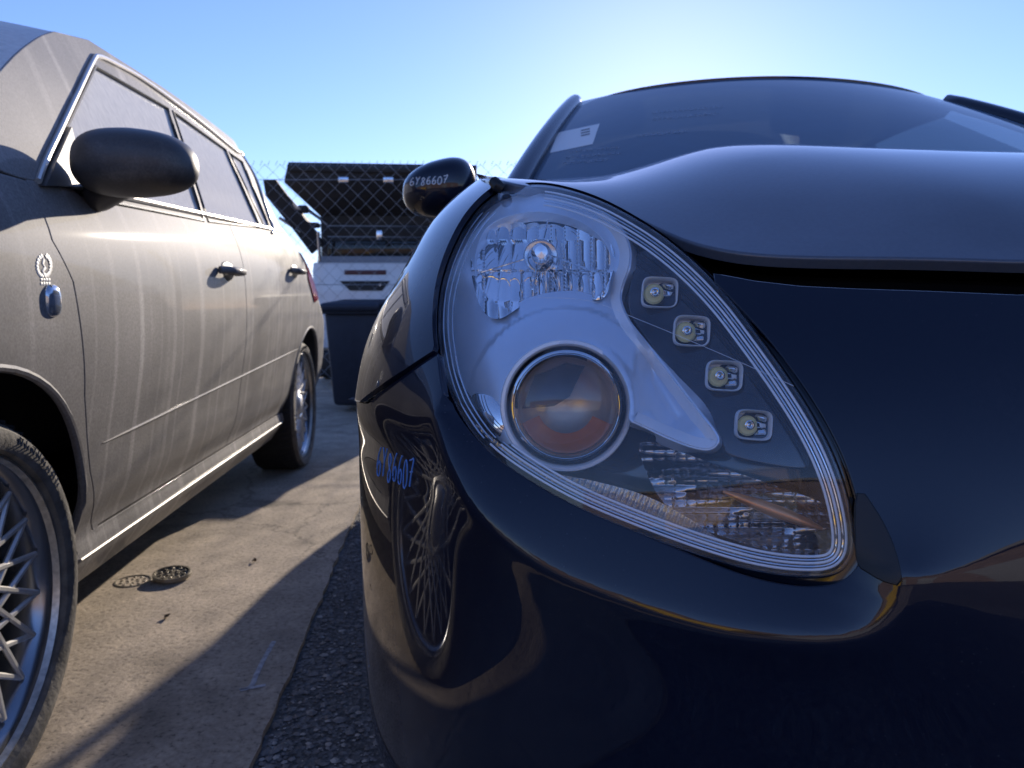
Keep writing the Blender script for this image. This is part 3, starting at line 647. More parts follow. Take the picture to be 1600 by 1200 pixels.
# indicator chamber and ribbed foot
ind = catmull([(1000, 692), (1060, 705), (1150, 738), (1230, 765), (1292, 792), (1306, 840), (1290, 866), (1210, 862), (1120, 835), (1060, 808), (1020, 760)], True, 5)
ib = lambda u, v: .030+.022*np.exp(-(((v-(700+.40*(u-1000)))-42)/48)**2)
obj('indicator_reflector', panel(px_surf(facet(17, 11, .0010, ib)), ind, h=3.2, eps=.4), mat('smoked_reflector', (.42, .40, .40), .2, 1.), hl)
l = np.linspace((1130, 768), (1285, 826), 7); obj('indicator_bulb', tube(px_surf(.033)(l[:, 0], l[:, 1]), [.001, .003, .0042, .0048, .0045, .0035, .001], sides=12), mat('copper_bulb', (.62, .27, .12), .3, .55), hl)
foot = catmull([(735, 655), (790, 700), (850, 735), (930, 752), (1010, 775), (1080, 812), (1135, 850), (1180, 872), (1120, 860), (1010, 822), (910, 780), (830, 738), (775, 697)], True, 5)
def foot_off(u, v): s = u*.86+v*.35; return .020+.0016*np.sin(s*2*math.pi/9.5)
obj('ribbed_foot', panel(px_surf(foot_off), foot, h=2.0, eps=.3), M['clear_rib'], hl)
mk = catmull([(738, 618), (768, 622), (790, 650), (806, 690), (780, 680), (752, 655)], True, 5)
obj('side_marker', panel(px_surf(lambda u, v: .022+.00001*((u-770)**2+(v-650)**2)*.3), mk, h=4, eps=.4, flange=.004), M['chrome'], hl)
l = catmull([(840, 465), (920, 470), (1000, 500), (1120, 550), (1240, 603)], n=8); obj('mould_line', tube(px_surf(.0012)(l[:, 0], l[:, 1]), .00018, sides=5), M['silver_rim'], hl)
hl2 = mirror_x(hl, car)
for c in list(hl.children):
    d = c.copy(); COL.objects.link(d); d.parent = hl2
# ------------------------------------------------------------------ dark car : cabin
def Ws(a, b):
    a = np.asarray(a, float); b = np.asarray(b, float); hw = .735+(.535-.735)*b
    return np.stack([CX+a*hw, 1.36+.74*b+a*a*(.14-.03*b)+.02*a**4, .965+.408*b+.075*b*(1-b)-a*a*.028], -1)
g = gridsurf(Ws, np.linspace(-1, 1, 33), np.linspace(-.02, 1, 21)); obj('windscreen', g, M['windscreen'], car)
def roofs(a, b):
    a = np.asarray(a, float); b = np.asarray(b, float); e = Ws(a, 1.+0*b); hw = .535+.03*np.sin(b*math.pi)-.02*b
    return np.stack([CX+a*hw, e[..., 1]+(3.75-e[..., 1])*b, e[..., 2]+.006+.075*b*(1-b)*2-.09*b**2-a**8*.02], -1)
obj('roof', shell(gridsurf(roofs, np.linspace(-1, 1, 33), np.linspace(0, 1, 25)), .03, 1), M['paint'], car)
for sg in (-1, 1):
    b = np.linspace(-.06, 1.0, 20); e = Ws(sg*1.0+0*b, b); e[:, 0] += sg*.012
    rr = np.concatenate([e, roofs(sg*1.0+0*b[1:], np.linspace(.02, 1, 19))+np.array([sg*.004, 0, -.008])])
    obj('pillar', tube(rr, np.concatenate([np.linspace(.030, .022, 20), np.full(19, .02)]), sides=12), M['paint'], car)
    e2 = roofs(sg*np.ones(14), np.linspace(.04, .93, 14)); lo_ = np.stack([CX+sg*np.full(14, .745), np.linspace(1.68, 4.0, 14), np.linspace(.955, .975, 14)], -1)
    n = 14; obj('side_window', (np.vstack([lo_, e2+np.array([0, 0, -.01])]), [(i, i+1, i+1+n, i+n) for i in range(n-1)]), M['side_glass'], car)
    for t in (.42, .93): 
        p = lo_[int(t*13)]; q = e2[int(t*13)]; obj('pillar', tube(np.array([p+np.array([0, 0, -.03]), (p+q)/2+np.array([sg*.015, 0, 0]), q]), .035, sides=8), M['gloss_black'], car)
g = gridsurf(lambda a, b: np.stack([CX+a*(.53+.16*b), 3.75+.65*b-.1*a*a, 1.33-.37*b], -1), np.linspace(-1, 1, 12), np.linspace(0, 1, 6)); obj('rear_window', g, M['side_glass'], car)
for sg in (-1, 1): obj('shoulder', rbox((CX+sg*.73, 2.9, .945), (.1, 2.7, .05), .02), M['paint'], car)
obj('dashboard', rbox((CX, 1.75, .86), (1.36, .55, .2), .07, 4), M['interior'], car)
sw = lathe([(.175+.016*math.cos(t), .016*math.sin(t)) for t in np.linspace(0, 2*math.pi, 13)], (CX-.36, 2.08, .98), (0, .93, -.37), 36); obj('steering_wheel', sw, M['interior'], car)
for sx in (-.36, .36):
    obj('seat', merge(rbox((CX+sx, 2.72, .82), (.48, .16, .62), .06, 3, Matrix.Rotation(math.radians(-14), 4, 'X')), rbox((CX+sx, 2.45, .52), (.5, .52, .16), .06, 3), rbox((CX+sx, 2.83, 1.24), (.27, .1, .18), .04, 3)), M['interior'], car)
obj('cabin_floor', rbox((CX, 2.9, .55), (1.5, 2.6, .1), .02), M['interior'], car)
def quad_on(surf_o, corners, lift): return cast(surf_o, np.array(corners, float), lift)
wso = [o for o in car.children if o.name.startswith('windscreen')][0]
def sticker(corners, m, name, lift=.002):
    c = np.array(corners, float); uv = np.array([c[0]*(1-a)*(1-b)+c[1]*a*(1-b)+c[2]*a*b+c[3]*(1-a)*b for a in np.linspace(0, 1, 5) for b in np.linspace(0, 1, 5)])
    P = cast(wso, uv, lift)
    if len(P) == 25: obj(name, (P, [(i*5+j, (i+1)*5+j, (i+1)*5+j+1, i*5+j+1) for i in range(4) for j in range(4)]), m, car)
sticker([(872, 207), (937, 193), (926, 225), (859, 239)], M['paper'], 'paper_notice')
for q in range(3): sticker([(908, 203+q*4), (922, 200+q*4), (921.3, 202+q*4), (907.3, 205+q*4)], M['ink'], 'printed_line', .004)
M['faint'] = glassmat('faint_writing', (1, 1, 1), .22, (.6, .7, .8), 1.1)
for (u0, v0, k) in ((1020, 176, 14), (1020, 186, 13), (995, 212, 10), (890, 237, 10), (885, 246, 11), (880, 255, 9)):
    gs = []
    for i in range(k):
        st = np.array([(u0+i*8+q*1.1, v0-i*.7+2.2*math.sin(q*1.9+i*2.7)) for q in range(6)]); P = cast(wso, st, .002)
        if len(P) > 2: gs.append(tube(P, .0016, sides=4))
    if gs: obj('faint_writing', merge(*gs), M['faint'], car)
# door mirror
def blob(c, s, f, nu=40, nv=24):
    V = []; Fs = []
    for i in range(nv+1):
        ph = math.pi*i/nv
        for k in range(nu):
            th = 2*math.pi*k/nu; x, y, z = math.sin(ph)*math.cos(th), math.sin(ph)*math.sin(th), math.cos(ph); V.append(np.asarray(c)+np.asarray(s)*np.array(f(x, y, z)))
    for i in range(nv):
        for k in range(nu): l = (k+1) % nu; Fs.append((i*nu+k, i*nu+l, (i+1)*nu+l, (i+1)*nu+k))
    return np.array(V), Fs
def spw(a, e): return math.copysign(abs(a)**e, a)
mc = at(687., 297., 1.65)
def mshape(x, y, z):
    x2 = spw(x, .8); z2 = spw(z, .85); y2 = spw(y, .8) if y < 0 else y*.55
    return (x2+.06*z2, y2, z2*(1+.26*x2 if z2 > 0 else 1+.06*x2)+.05*x2)
dm = obj('door_mirror', blob(mc, (.079, .085, .062), mshape), M['paint'], car); mirror_x(dm, car)
arm = obj('mirror_arm', tube(np.array([mc+np.array([.045, .02, -.045]), mc+np.array([.085, .03, -.075]), mc+np.array([.13, .03, -.10])]), [.022, .02, .03], sides=12), M['paint'], car); mirror_x(arm, car)
writing('6Y86607', dm, (640, 290), (8.6, -.5), (1.5, -12), 0, .0010, M['marker_white'], car)
writing('6Y86607', bumper, (588, 742), (8.2, 3.4), (3, -44), 0, .00075, M['marker_blue'], car)
# ------------------------------------------------------------------ wheels
def make_wheel(parent, c, ax, r, n_sp, steer=0.):
    """c = centre of outer face, ax = outward axis (world)"""
    ax = norm(ax); ref = np.array([0, 0, 1.]); e1 = norm(np.cross(ref, ax)); e2 = np.cross(ax, e1); rr = r*.80; wd = .19
    wh = obj('wheel', lathe([(rr*.985, -.012), (rr*.955, -.016), (rr*.93, -.03), (rr*.90, -.05), (rr*.885, -.085), (rr*.87, -wd), (rr*.3, -wd+.04), (.001, -wd+.04)], c, ax, 72), M['rim'], parent)
    obj('rim_edge', lathe([(rr*1.02, -.014), (rr*1.025, -.005), (rr*1.0, -.002), (rr*.985, -.012)], c, ax, 72), M['lip'], wh)
    tp = [(rr*1.01, -.01), (rr*1.04, .005), (rr*1.10, .0115), (r*.93, .009), (r*.965, -.004)]; obj('tyre_wall', lathe(tp, c, ax, 80), M['rubber_dust'], wh)
    V, Fs = lathe([(r*.965, -.004), (r*.99, -.018), (r, -.04), (r, -wd+.02), (r*.97, -wd), (rr, -wd)], c, ax, 80); obj('tread', (V, Fs), M['rubber'], wh)
    gr = []
    for k in range(72):
        a = 2*math.pi*k/72; d = math.cos(a)*e1+math.sin(a)*e2; tg = -math.sin(a)*e1+math.cos(a)*e2
        p0 = np.asarray(c)+d*r*.985-ax*.010; p1 = np.asarray(c)+d*(r+.0005)-ax*.06+tg*.012; gr.append(tube(np.array([p0, (p0+p1)/2+d*.002, p1]), .0045, sides=5))
    tag(obj('tread_blocks', merge(*gr), M['rubber'], wh), kind='stuff')
    let = []
    for k in range(46):
        if k % 12 > 7: continue
        a = .6+2*math.pi*k/90; d = math.cos(a)*e1+math.sin(a)*e2; tg = -math.sin(a)*e1+math.cos(a)*e2; b = np.asarray(c)+d*r*.90+ax*.0118
        for q in range(2): let.append(tube(np.array([b+tg*(q-.5)*.008-d*.006, b+tg*(q-.5)*.008+d*.006*(1 if (k+q) % 3 else .3)]), .0013, sides=4))
        if k % 2: let.append(tube(np.array([b-tg*.004+d*.005, b+tg*.004+d*.005]), .0013, sides=4))
    tag(obj('tyre_lettering', merge(*let), M['rubber_dust'], wh), kind='stuff')
    sp = None
    for k in range(n_sp):
        for s in (-1, 1):
            a = 2*math.pi*k/n_sp; da = s*2*math.pi/n_sp*2.5
            P = []
            for t in np.linspace(0, 1, 7):
                q = a+da*t; pa_, pb_ = (rr*.27*np.array([math.cos(a), math.sin(a)]), rr*.90*np.array([math.cos(a+da), math.sin(a+da)])); pq = pa_+(pb_-pa_)*t; P.append(np.asarray(c)+pq[0]*e1+pq[1]*e2-ax*(.026+.03*(1-t)**2*0+(.0015 if s > 0 else 0)))
            obj('spoke', tube(np.array(P), np.linspace(.0054, .0046, 7)*r/.3*(1 if n_sp > 10 else 1.3), sides=6, flat=1.0, upv=ax), M['spoke'], wh)
    obj('hub_cap', lathe([(rr*.30, -.045), (rr*.29, -.022), (rr*.24, -.016), (rr*.2, -.020), (rr*.17, -.012), (rr*.08, -.008), (.0005, -.007)], c, ax, 36), M['spoke'], wh)
    return wh
for sg in (-1, 1):
    for y in (1.27, 3.92): 
        make_wheel(car, (CX+sg*.885, y, .31), (sg, 0, 0), .31, 8)
# ------------------------------------------------------------------ grey car on the left
LA = math.atan(.0905); LO = np.array([-.68, 0, 0]); LD = np.array([-math.sin(LA), math.cos(LA), 0]); LT = np.array([math.cos(LA), math.sin(LA), 0])
HWL = .86
gc = thing('grey_hatchback', tuple(LO+LD*2.2-LT*HWL), LA, 'dusty grey hatchback streaked with dirt on mesh alloy wheels', 'car')
prof = spline([.18, .23, .27, .31, .36, .48, .62, .76, .88, .95, 1.05, 1.2, 1.34, 1.40, 1.44], [-.07, -.035, -.012, -.018, .0, .028, .052, .058, .040, .010, -.022, -.072, -.130, -.168, -.225])
zbel = lambda l: .955+.058*(l-1.27)
ztop = lambda l: 1.335+.06*np.clip(l-1.6, 0, 2)-.045*np.clip(l-2.2, 0, 3)**1.5
def Lside(l, z):
    l = np.asarray(l, float); z = np.asarray(z, float); zb = zbel(np.clip(l, .9, 3.6)); zt = ztop(l)
    z1 = np.where(z < .5, z, np.where(z < zb, .5+(z-.5)*(.45/(zb-.5)), .95+(z-zb)*(.39/(zt-zb))))
    y = prof(z1)-.16*np.clip((.85-l)/.6, 0, 2)**2-.22*np.clip((l-np.interp(z, [.5, .69, .96, 1.11, 1.355], [3.9, 3.8, 3.35, 3.07, 2.95]))/.5, 0, 3)**2
    return LO+l[..., None]*LD+y[..., None]*LT+z[..., None]*np.array([0, 0, 1.])
def linv(uv): return invert(Lside, uv, (.8, 4.0), (.15, 1.44), 80)
def lp(name, out, holes=(), m='grey_paint', h=.02, fl=.012, r=.0025, par=gc):
    return obj(name, panel(Lside, np.array(out), [np.array(x) for x in holes], h=h, flange=fl, r=r), M[m], par)
W1, W2, WR = 1.0, 3.46, .30; AR = .352
fa = [(W1+AR*math.cos(a), .31+AR*math.sin(a)) for a in np.radians(np.linspace(172, -9, 34))]
ra_ = [(W2+.02+AR*math.cos(a), .31+AR*math.sin(a)) for a in np.radians(np.linspace(186, 2, 34))]
df = linv([(50, 300), (80, 375), (113, 440), (126, 520), (131, 620), (140, 740), (150, 838)]); df = df[np.argsort(-df[:, 1])]
fdoor = [(l+.006, z) for l, z in df]; zsl = .30
L_F = [(l, z) for l, z in df]
fender = lp('front_wing', [(.32, .93), (L_F[0][0], zbel(L_F[0][0])-.006)]+L_F+[(L_F[-1][0], .24)]+fa[::-1]+[(.6, .25), (.32, .3)])
ldoor = 2.34
rd = [(2.34, 1.005), (2.34, .60), (2.345, .34)]
lp('front_door', [(fdoor[0][0], zbel(fdoor[0][0])-.004)]+fdoor+[(fdoor[-1][0]+.01, .315), (2.33, .315), (2.335, .6), (2.335, zbel(2.335)-.004)])
arr = [p for p in ra_ if p[0] < 3.40 and p[1] > .34]
lp('rear_door', [(2.341, zbel(2.34)-.004), (2.341, .6), (2.336, .315), (3.08, .315)]+arr[:10]+[(3.2, .70), (3.24, .9), (3.2, zbel(3.2)-.004)])
lp('rear_quarter', [(3.203, zbel(3.2)-.004), (3.243, .9), (3.203, .70)]+[p for p in arr[9:]]+[p for p in ra_ if p[0] >= 3.40]+[(3.95, .32), (3.95, .6), (3.85, .8), (3.62, 1.06)])
lp('sill', [(1.345, .20), (3.10, .20), (3.10, .308), (1.345, .308)], r=.001)
l = np.linspace(1.36, 3.1, 40); obj('sill_edge', tube(Lside(l, 0*l+.272)+LT*.002, .0026, sides=6), M['trim_bright'], gc)
rl = linv([(160, 692), (240, 650), (320, 610), (400, 575), (466, 545)]); rlp = catmull(rl, n=8); rlp[:, 1] = np.interp(rlp[:, 0], [1.4, 3.2], [rl[0, 1], rl[-1, 1]])
obj('rub_strip', tube(Lside(rlp[:, 0], rlp[:, 1])+LT*.001, np.interp(np.arange(len(rlp)), [0, 5, len(rlp)-4, len(rlp)-1], [.0006, .0026, .0026, .0006]), sides=6, flat=1.2), M['grey_paint'], gc)
# window frame with three panes
w1 = linv(resample([(74, 262), (149, 104), (262, 169), (318, 345), (132, 309)], 25)); w2 = linv(resample([(270, 174), (352, 233), (407, 356), (325, 346)], 20)); w3 = linv(resample([(358, 238), (378, 252), (421, 354), (414, 357)], 15))
fr_out = np.vstack([[(1.04, .958)], catmull([(1.18, 1.07), (1.35, 1.18), (1.50, 1.262), (1.61, 1.312)], n=4), [(l, ztop(l)+.014) for l in np.linspace(1.8, 3.25, 14)], [(3.45, 1.2), (3.62, 1.075)], [(l, zbel(min(l, 3.6))) for l in np.linspace(3.6, 1.2, 20)]])
lp('window_frame', fr_out, [w1, w2, w3], 'grey_paint', .02, .014)
for w in (w1, w2, w3):
    g = panel(lambda l, z: Lside(l, z)-LT*.006, offset_poly(w, .004), h=.03); obj('side_window', g, M['dusty_glass'], gc)
    obj('window_seal', tube(Lside(w[:, 0], w[:, 1])+LT*.000, .004, True, 6), M['black'], gc)
dlo = catmull(linv([(56, 283), (80, 225), (112, 158), (142, 96), (152, 88), (175, 98), (215, 120), (265, 155), (320, 197), (368, 236), (388, 256), (408, 305), (424, 352), (424, 364)]), n=6)
obj('window_trim', tube(Lside(dlo[:, 0], dlo[:, 1])+LT*.004, .0055, sides=8), M['trim_bright'], gc)
bt = np.linspace(1.36, dlo[-1, 0], 30); obj('window_trim', tube(Lside(bt, zbel(bt)+.003)+LT*.004, .006, sides=8), M['trim_bright'], gc)
def across(edge, bow_l, bow_z):
    """surface from a side edge (l,z points) to its mirror image on the other side"""
    E = Lside(edge[:, 0], edge[:, 1]); rel = E-LO; yv = rel@LT; n = len(edge); V = []; Q = np.linspace(0, 1, 25)
    for q in Q:
        k = 1-(2*q-1)**2
        for i in range(n): V.append(LO+(edge[i, 0]-bow_l*k)*LD+(yv[i]*(1-q)+(-2*HWL-yv[i])*q)*LT+np.array([0, 0, edge[i, 1]+bow_z*k]))
    return np.array(V), [(j*n+i, j*n+i+1, (j+1)*n+i+1, (j+1)*n+i) for j in range(24) for i in range(n-1)]
rf = np.array([(1.61, 1.312)]+[(l, ztop(l)+.014) for l in np.linspace(1.8, 3.25, 14)])
obj('roof', shell(across(rf, .0, .04), .02, 1), M['grey_roof'], gc)
ap = catmull([(1.04, .958), (1.18, 1.07), (1.35, 1.18), (1.50, 1.262), (1.61, 1.312)], n=4)
obj('windscreen', across(ap, .16, .03), M['dusty_glass'], gc)
obj('bonnet', across(np.array([(.32, .80), (.4, .90), (.6, .935), (.85, .95), (1.03, .958)]), .12, .06), M['grey_paint'], gc)
obj('tailgate', across(np.array([(3.25, ztop(3.25)+.014), (3.45, 1.2), (3.62, 1.06), (3.85, .8), (3.95, .6), (3.95, .3)]), -.12, .0), M['grey_paint'], gc)
obj('front_bumper', across(np.array([(.32, .85), (.29, .6), (.34, .25)]), .16, .0), M['grey_paint'], gc)
obj('underbody', rbox(LO+LD*2.2-LT*HWL+np.array([0, 0, .29]), (1.46, 3.3, .16), .03, 2, Matrix.Rotation(LA, 4, 'Z')), M['void'], gc)
for w in (W1, W2):
    for sg in (-1, 1): obj('wheel_well', rbox(LO+LD*w-LT*(HWL+sg*.54)+np.array([0, 0, .52]), (.22, .74, .30), .05, 2, Matrix.Rotation(LA, 4, 'Z')), M['void'], gc)
obj('cabin', rbox(LO+LD*2.5-LT*HWL+np.array([0, 0, .66]), (1.35, 2.3, .5), .05, 2, Matrix.Rotation(LA, 4, 'Z')), M['interior'], gc)
for sx in (-.36, .36): obj('seat', rbox(LO+LD*2.3-LT*(HWL+sx)+np.array([0, 0, 1.0]), (.46, .14, .5), .06, 3, Matrix.Rotation(LA, 4, 'Z')), M['interior'], gc)
for a, b in ((.985, 1.0), ):
    pass
lipf = np.array(fa); obj('arch_lip', tube(Lside(lipf[:, 0], lipf[:, 1])+LT*-.004, .007, sides=8), M['grey_paint'], gc)
lipr = np.array(ra_); obj('arch_lip', tube(Lside(lipr[:, 0], lipr[:, 1])+LT*-.004, .007, sides=8), M['grey_paint'], gc)
for o in [c for c in gc.children if c.name.split('.')[0] in ('front_wing', 'front_door', 'rear_door', 'rear_quarter', 'sill', 'window_frame', 'side_window')]: mirror_x(o, gc)
ST = math.radians(0)
for sg in (1, -1):
    for wl in (W1, W2):
        make_wheel(gc, LO+LD*wl+LT*((.015) if sg > 0 else (-2*HWL-.015))+np.array([0, 0, WR]), LT*sg, WR, 20)
# handles, badge, repeater, mirror, lamp
def handle(u, v, d):
    q = linv([(u, v)])[0]; p = Lside(q[:1], q[1:])[0]
    cup = obj('door_handle', blob(p, (.02, .055, .028), lambda x, y, z: (x*.4, y, z)), M['mirror_plastic'], gc, True)
    P = np.array([p+LT*.006-LD*.085, p+LT*.034-LD*.05, p+LT*.036+LD*.04, p+LT*.006+LD*.075]); obj('grip', tube(catmull(P, n=5), .011, sides=10), M['grey_paint'], cup)
handle(354, 424, 0); handle(459, 424, 0)
q = linv([(81, 470)])[0]; p = Lside(q[:1], q[1:])[0]
obj('side_repeater', blob(p, (.010, .019, .026), lambda x, y, z: (x, spw(y, .7), spw(z, .7))), M['clear_rib'], gc)
gs = []
for s in (-1, 1):
    for k in range(9):
        a = math.radians(-80+k*19); c0 = np.array([69+s*9.5*math.cos(a), 418-16*math.sin(a)]); q = cast(fender, np.array([c0, c0+np.array([s*2.8, -4.5])]), .001)
        if len(q) == 2: gs.append(tube(q, .0036, sides=6, flat=.2, upv=LT))
q = cast(fender, np.array([(69., 405.), (67., 412.), (71., 418.), (67., 424.), (70., 430.)]), .001); gs.append(tube(q, .0032, sides=6, flat=.2, upv=LT))
for r_ in (0, 1):
    for k in range(4):
        q = cast(fender, np.array([(64.+k*4, 437.+r_*6), (66.5+k*4, 438.+r_*6)]), .001)
        if len(q) == 2: gs.append(tube(q, .0026, sides=6, flat=.2, upv=LT))
if gs: obj('wreath_badge', merge(*gs), M['decal'], gc)
mcl = at(214., 256., 1.36)
def lshape(x, y, z):
    x2 = spw(x, .62); z2 = spw(z, .78); return (x2*(1-.04*z2), y*.9 if y < 0 else y*.6, z2*(1-.16*max(0, x2)) - .03*x2)
mm = obj('door_mirror', blob(mcl, (.108, .085, .060), lshape, 48, 28), M['mirror_plastic'], gc)
obj('mirror_arm', tube(catmull([mcl+np.array([-.16, .10, -.045]), mcl+np.array([-.11, .06, -.05]), mcl+np.array([-.05, .03, -.035]), mcl+np.array([.02, .02, -.02])], n=5), np.linspace(.036, .028, 16), sides=12, flat=.8), M['mirror_plastic'], gc)
tri = linv([(60, 290), (102, 198), (124, 292)]); obj('mirror_base', slab(Lside(tri[:, 0], tri[:, 1])+LT*.012, .02, -LT), M['mirror_plastic'], gc, False)
tl_ = [(3.40, 1.0), (3.56, .97), (3.66, .80), (3.55, .78), (3.42, .88)]; lp('tail_lamp', tl_, m='red', h=.02, fl=.006); 
for o in gc.children:
    if o.name.startswith('tail_lamp'): o.location = LT*.006
# ------------------------------------------------------------------ yard behind: bins, fence, pickup
def bin_(u0, u1, vt, vb, Y, label):
    b0 = ground((u0+u1)/2, float(vb)); wd = (u1-u0)/FPX*Y; top_ = at((u0+u1)/2., float(vt), Y)[2]; c = np.array([b0[0], Y, 0])
    t = thing('wheelie_bin', tuple(c), 0, label, 'bin', 'bins by the fence')
    obj('bin_body', rbox(c+np.array([0, 0, .05+(top_-.12)/2]), (wd*.94, .62, top_-.14), .03, 2, None, .8), M['bin'], t)
    obj('lid', rbox(c+np.array([0, -.02, top_-.05]), (wd, .7, .06), .025, 3, Matrix.Rotation(math.radians(3), 4, 'X')), M['bin'], t)
    obj('lid_rim', rbox(c+np.array([0, 0, top_-.10]), (wd*1.02, .68, .03), .01), M['bin'], t)
    for s in (-1, 1):
        obj('wheel', lathe([(.001, -.03), (.095, -.03), (.1, -.02), (.1, .02), (.095, .03), (.001, .03)], c+np.array([s*wd*.38, .27, .1]), (1, 0, 0), 24), M['black'], t)
    obj('hinge', tube(np.array([c+np.array([-wd*.53, .1, top_-.13]), c+np.array([-wd*.47, .1, top_-.13])]), .02), M['bin'], t)
bin_(527, 612, 466, 637, 5.5, 'navy wheelie bin with closed lid beside the grey hatchback')
bin_(617, 720, 455, 637, 5.6, 'taller navy wheelie bin half hidden by the black hatchback')
FY = 6.1
fen = thing('chain_link_fence', (0, FY, 0), 0, 'galvanised chain link fence across the back of the yard', 'fence')
V = []; Fs = []; pit = .062; x0, x1 = -4.5, 4.0; H = 1.86
def wire_zig(xa, s):
    n = int(H/pit*1.0); P = [(xa+(pit/2*s if k % 2 else -pit/2*s), FY+(.004 if k % 2 else -.004), .05+k*pit) for k in range(n+1)]; return tube(np.array(P), .0019, sides=4)
gs = []
for i in range(int((x1-x0)/pit)):
    gs.append(wire_zig(x0+i*pit, 1 if i % 2 else -1))
    xx = x0+i*pit; zt = .05+int(H/pit)*pit; gs.append(tube(np.array([(xx-.008, FY, zt-.01), (xx+.010, FY, zt+.028)]), .0019, sides=4))
obj('chain_mesh', merge(*gs), M['wire'], fen)
for x in (-5.2, -2.45, .3, 3.05): obj('fence_post', tube(np.array([(x, FY+.03, 0), (x, FY+.03, 1.9)]), .024, sides=12), M['wire'], fen)
for z in (1.79, .95): obj('line_wire', tube(np.array([(x0, FY+.008, z), (x1, FY+.008, z)]), .003, sides=5), M['wire'], fen)
UY = 7.2
def pa(u, v, y=UY): return at(float(u), float(v), float(y))
ut = thing('white_pickup', tuple(np.array([pa(595, 600)[0], UY+1.2, 0])), 0, 'white pickup behind the fence with its dark rear canopy hatch lifted open', 'pickup')
def pbox(name, u0, v0, u1, v1, y0, dep, m, bev=.02, par=None):
    a = pa(u0, v1, y0); b = pa(u1, v0, y0); c = (a+b)/2; c[1] = y0+dep/2
    return obj(name, rbox(c, (b[0]-a[0], dep, b[2]-a[2]), min(bev, dep/3, (b[2]-a[2])/3), 3), m, par or ut)
tg = pbox('tailgate', 492, 410, 745, 545, UY, .06, M['white_paint'], .03)
pbox('badge_recess', 538, 422, 603, 429, UY-.012, .02, mat('dark_red', (.10, .03, .03), .5), .003, tg)
hp = np.array([pa(531, 439), pa(609, 439), pa(597, 454), pa(547, 454)])+np.array([0, -.012, 0]); obj('handle_recess', slab(hp, .02, (0, 1, 0)), M['black'], tg, False)
obj('keyhole', lathe([(.012, -.005), (.012, .002), (.001, .002)], pa(594, 445)+np.array([0, -.012, 0]), (0, -1, 0), 16), M['chrome_rough'], tg)
pbox('rear_bumper', 486, 548, 750, 590, UY-.08, .14, M['black'], .03)
pbox('tub', 490, 412, 748, 560, UY+.07, 1.6, M['white_paint'], .05)
pbox('canopy', 500, 330, 738, 408, UY+.16, 1.4, M['dark_fabric'], .06)
pbox('canopy_window', 512, 376, 726, 404, UY+.10, .05, M['side_glass'], .01)
pbox('canopy_sill', 496, 400, 742, 411, UY+.02, .12, mat('grey_ledge', (.22, .25, .30), .5), .01)
for v in (352, 369): obj('load_bar', tube(np.array([pa(512, v, UY-.1), pa(700, v+1, UY-.1)]), .014 if v < 360 else .011), M['chrome_rough'], ut)
obj('bar_clamp', rbox(pa(593, 367, UY-.12), (.06, .04, .10), .015), M['chrome_rough'], ut)
hat = np.array([pa(450, 261, UY-.75), pa(745, 266, UY-.75), pa(742, 345, UY+.25), pa(505, 342, UY+.25), pa(444, 285, UY-.70)])
hatch = obj('rear_hatch', slab(hat, .05, (0, .35, .9)), M['dark_fabric'], ut, False)
obj('hatch_lip', tube(np.array([pa(450, 262, UY-.76), pa(745, 267, UY-.76)]), .03), M['dark_fabric'], hatch)
for u in (537, 607): obj('latch', rbox(pa(u, 281, UY-.72), (.09, .03, .05), .008), M['chrome_rough'], hatch)
arm_ = np.array([pa(411, 281, UY-.4), pa(430, 280, UY-.4), pa(462, 322, UY-.2), pa(482, 345, UY), pa(505, 380, UY+.1), pa(486, 396, UY+.1), pa(455, 355, UY-.1), pa(415, 306, UY-.3)])
obj('side_hatch', slab(arm_, .06, (0, 1, 0)), M['dark_fabric'], ut, False)
obj('side_hatch_frame', slab(np.array([pa(432, 285, UY-.3), pa(437, 290, UY-.3), pa(470, 328, UY-.2), pa(462, 326, UY-.2)]), .03, (0, 1, 0)), M['trim_bright'], ut, False)
for a, b in (((436, 340), (470, 362)), ((497, 362), (500, 408)), ((478, 326), (512, 350))): obj('gas_strut', tube(np.array([pa(*a, UY-.1), pa(*b, UY-.05)]), .016), M['chrome_rough'], ut)
for q in (rbox(pa(474, 327, UY-.1), (.10, .1, .07), .02), rbox(pa(490, 352, UY), (.12, .1, .05), .02)): obj('rack_block', q, M['dark_fabric'], ut)
for sg in (-.78, .78): obj('wheel', lathe([(.001, -.12), (.2, -.12), (.36, -.1), (.37, 0), (.36, .1), (.2, .12), (.001, .12)], pa(617, 560)*np.array([1, 0, 0])+np.array([sg, UY+.8, .37]), (1, 0, 0), 36), M['rubber'], ut)
pbox('cab', 505, 352, 735, 470, UY+1.7, 1.6, M['white_paint'], .1)
# ------------------------------------------------------------------ small things on the pavement
def cover(u, v, wpx, lift, tilt, label, name):
    p = ground(float(u), float(v), pz); d = p[1]; r = wpx/2/FPX*d
    t = thing(name, tuple(p), 0, label, 'metal cover')
    Mx = Matrix.Rotation(tilt, 3, 'X') @ Matrix.Rotation(tilt*.6, 3, 'Y')
    def tr(g): V = (np.asarray(g[0])-p)@np.array(Mx).T+p+np.array([0, 0, lift]); return V, g[1]
    obj('disc', tr(lathe([(.0005, .002), (r*.86, .002), (r*.88, .006), (r*.97, .006), (r, .003), (r, -.004), (.0005, -.004)], p, (0, 0, 1), 40)), M['metal_cap'], t)
    obj('stud', tr(merge(*[rbox(p+np.array([r*q*math.cos(a), r*q*math.sin(a), .004]), (r*.2, r*.12, .003), .001, 1, Matrix.Rotation(a, 4, 'Z')) for q in (.3, .64) for a in np.linspace(0, 6.28, 6 if q < .5 else 10, endpoint=False)])), M['metal_cap'], t)
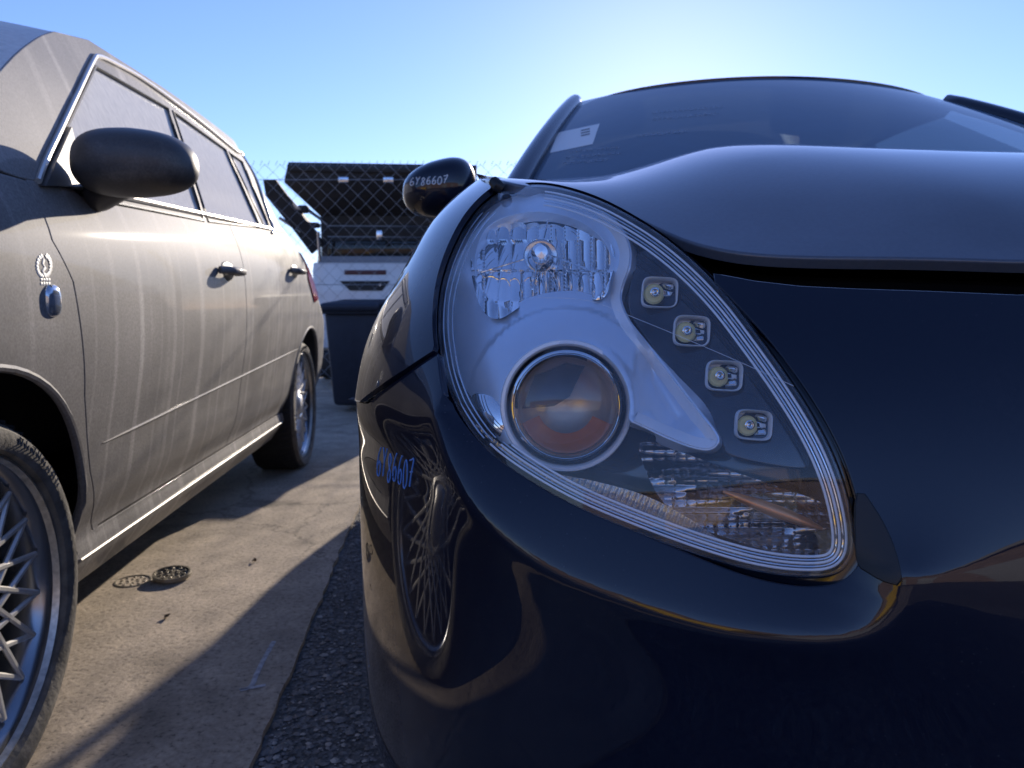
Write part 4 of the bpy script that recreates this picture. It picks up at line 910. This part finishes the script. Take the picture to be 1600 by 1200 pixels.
cover(208, 908, 56, -.004, 0, 'round studded metal cover lying flush in the sunlit concrete', 'pipe_cover')
cover(269, 904, 58, .012, math.radians(4), 'round studded metal cover tilted up and casting a dark shadow', 'pipe_cover')
leafm = mat('dry_leaf', (.10, .07, .04), .8)
for i, (u, v) in enumerate([(398, 878), (260, 966)]):
    p = ground(float(u), float(v), pz); s = .006
    a = i*1.3; pts = [(math.cos(a+t)*s*(1.5 if k % 2 else .7), math.sin(a+t)*s, .003+.004*(k % 3)) for k, t in enumerate(np.linspace(0, 5.2, 6))]
    tag(obj('dead_leaf', slab(np.array(pts)+p, .002, (0, 0, -1)), leafm, None, False), ['tiny dry brown leaf on the concrete near the gravel edge', 'tiny dry brown leaf on the concrete between the metal covers and the front wheel'][i], 'leaf', 'dead leaves on the concrete')
ch = catmull([(428, 1002), (412, 1030), (400, 1055), (392, 1072), (375, 1078), (415, 1070)], n=6); cp = ground(ch[:, 0], ch[:, 1], pz+.0015)
tag(obj('chalk_mark', tube(cp, .005, sides=6, flat=.15), mat('faded_chalk', (.40, .40, .42), .9, noise=.4, nscale=90), None), 'faded pale chalk line drawn on the shaded concrete edge', 'chalk mark')
# ------------------------------------------------------------------ across the yard, seen only as reflections
wh_ = thing('brick_warehouse', (0, -16, 0), 0, 'long low brick warehouse facing the parked cars across the yard', 'building')
obj('wall', rbox((0, -18, 1.9), (50, 4, 3.8), .02), M['brick'], wh_)
obj('roof', rbox((0, -17.9, 3.9), (51, 4.6, .25), .05), M['roller'], wh_)
for x in (-14, -6, 3, 11): obj('roller_door', rbox((x, -15.96, 1.3), (3.2, .08, 2.6), .02), M['roller'], wh_)
sk = thing('yellow_skip', (-4.5, -6.5, 0), 0, 'yellow steel skip standing across the yard', 'skip')
obj('hopper', rbox((-4.5, -6.5, .75), (2.6, 1.5, 1.1), .05, 2, None, .75), M['yellow'], sk)
obj('skip_rim', rbox((-4.5, -6.5, 1.28), (2.75, 1.62, .08), .02), M['yellow'], sk)
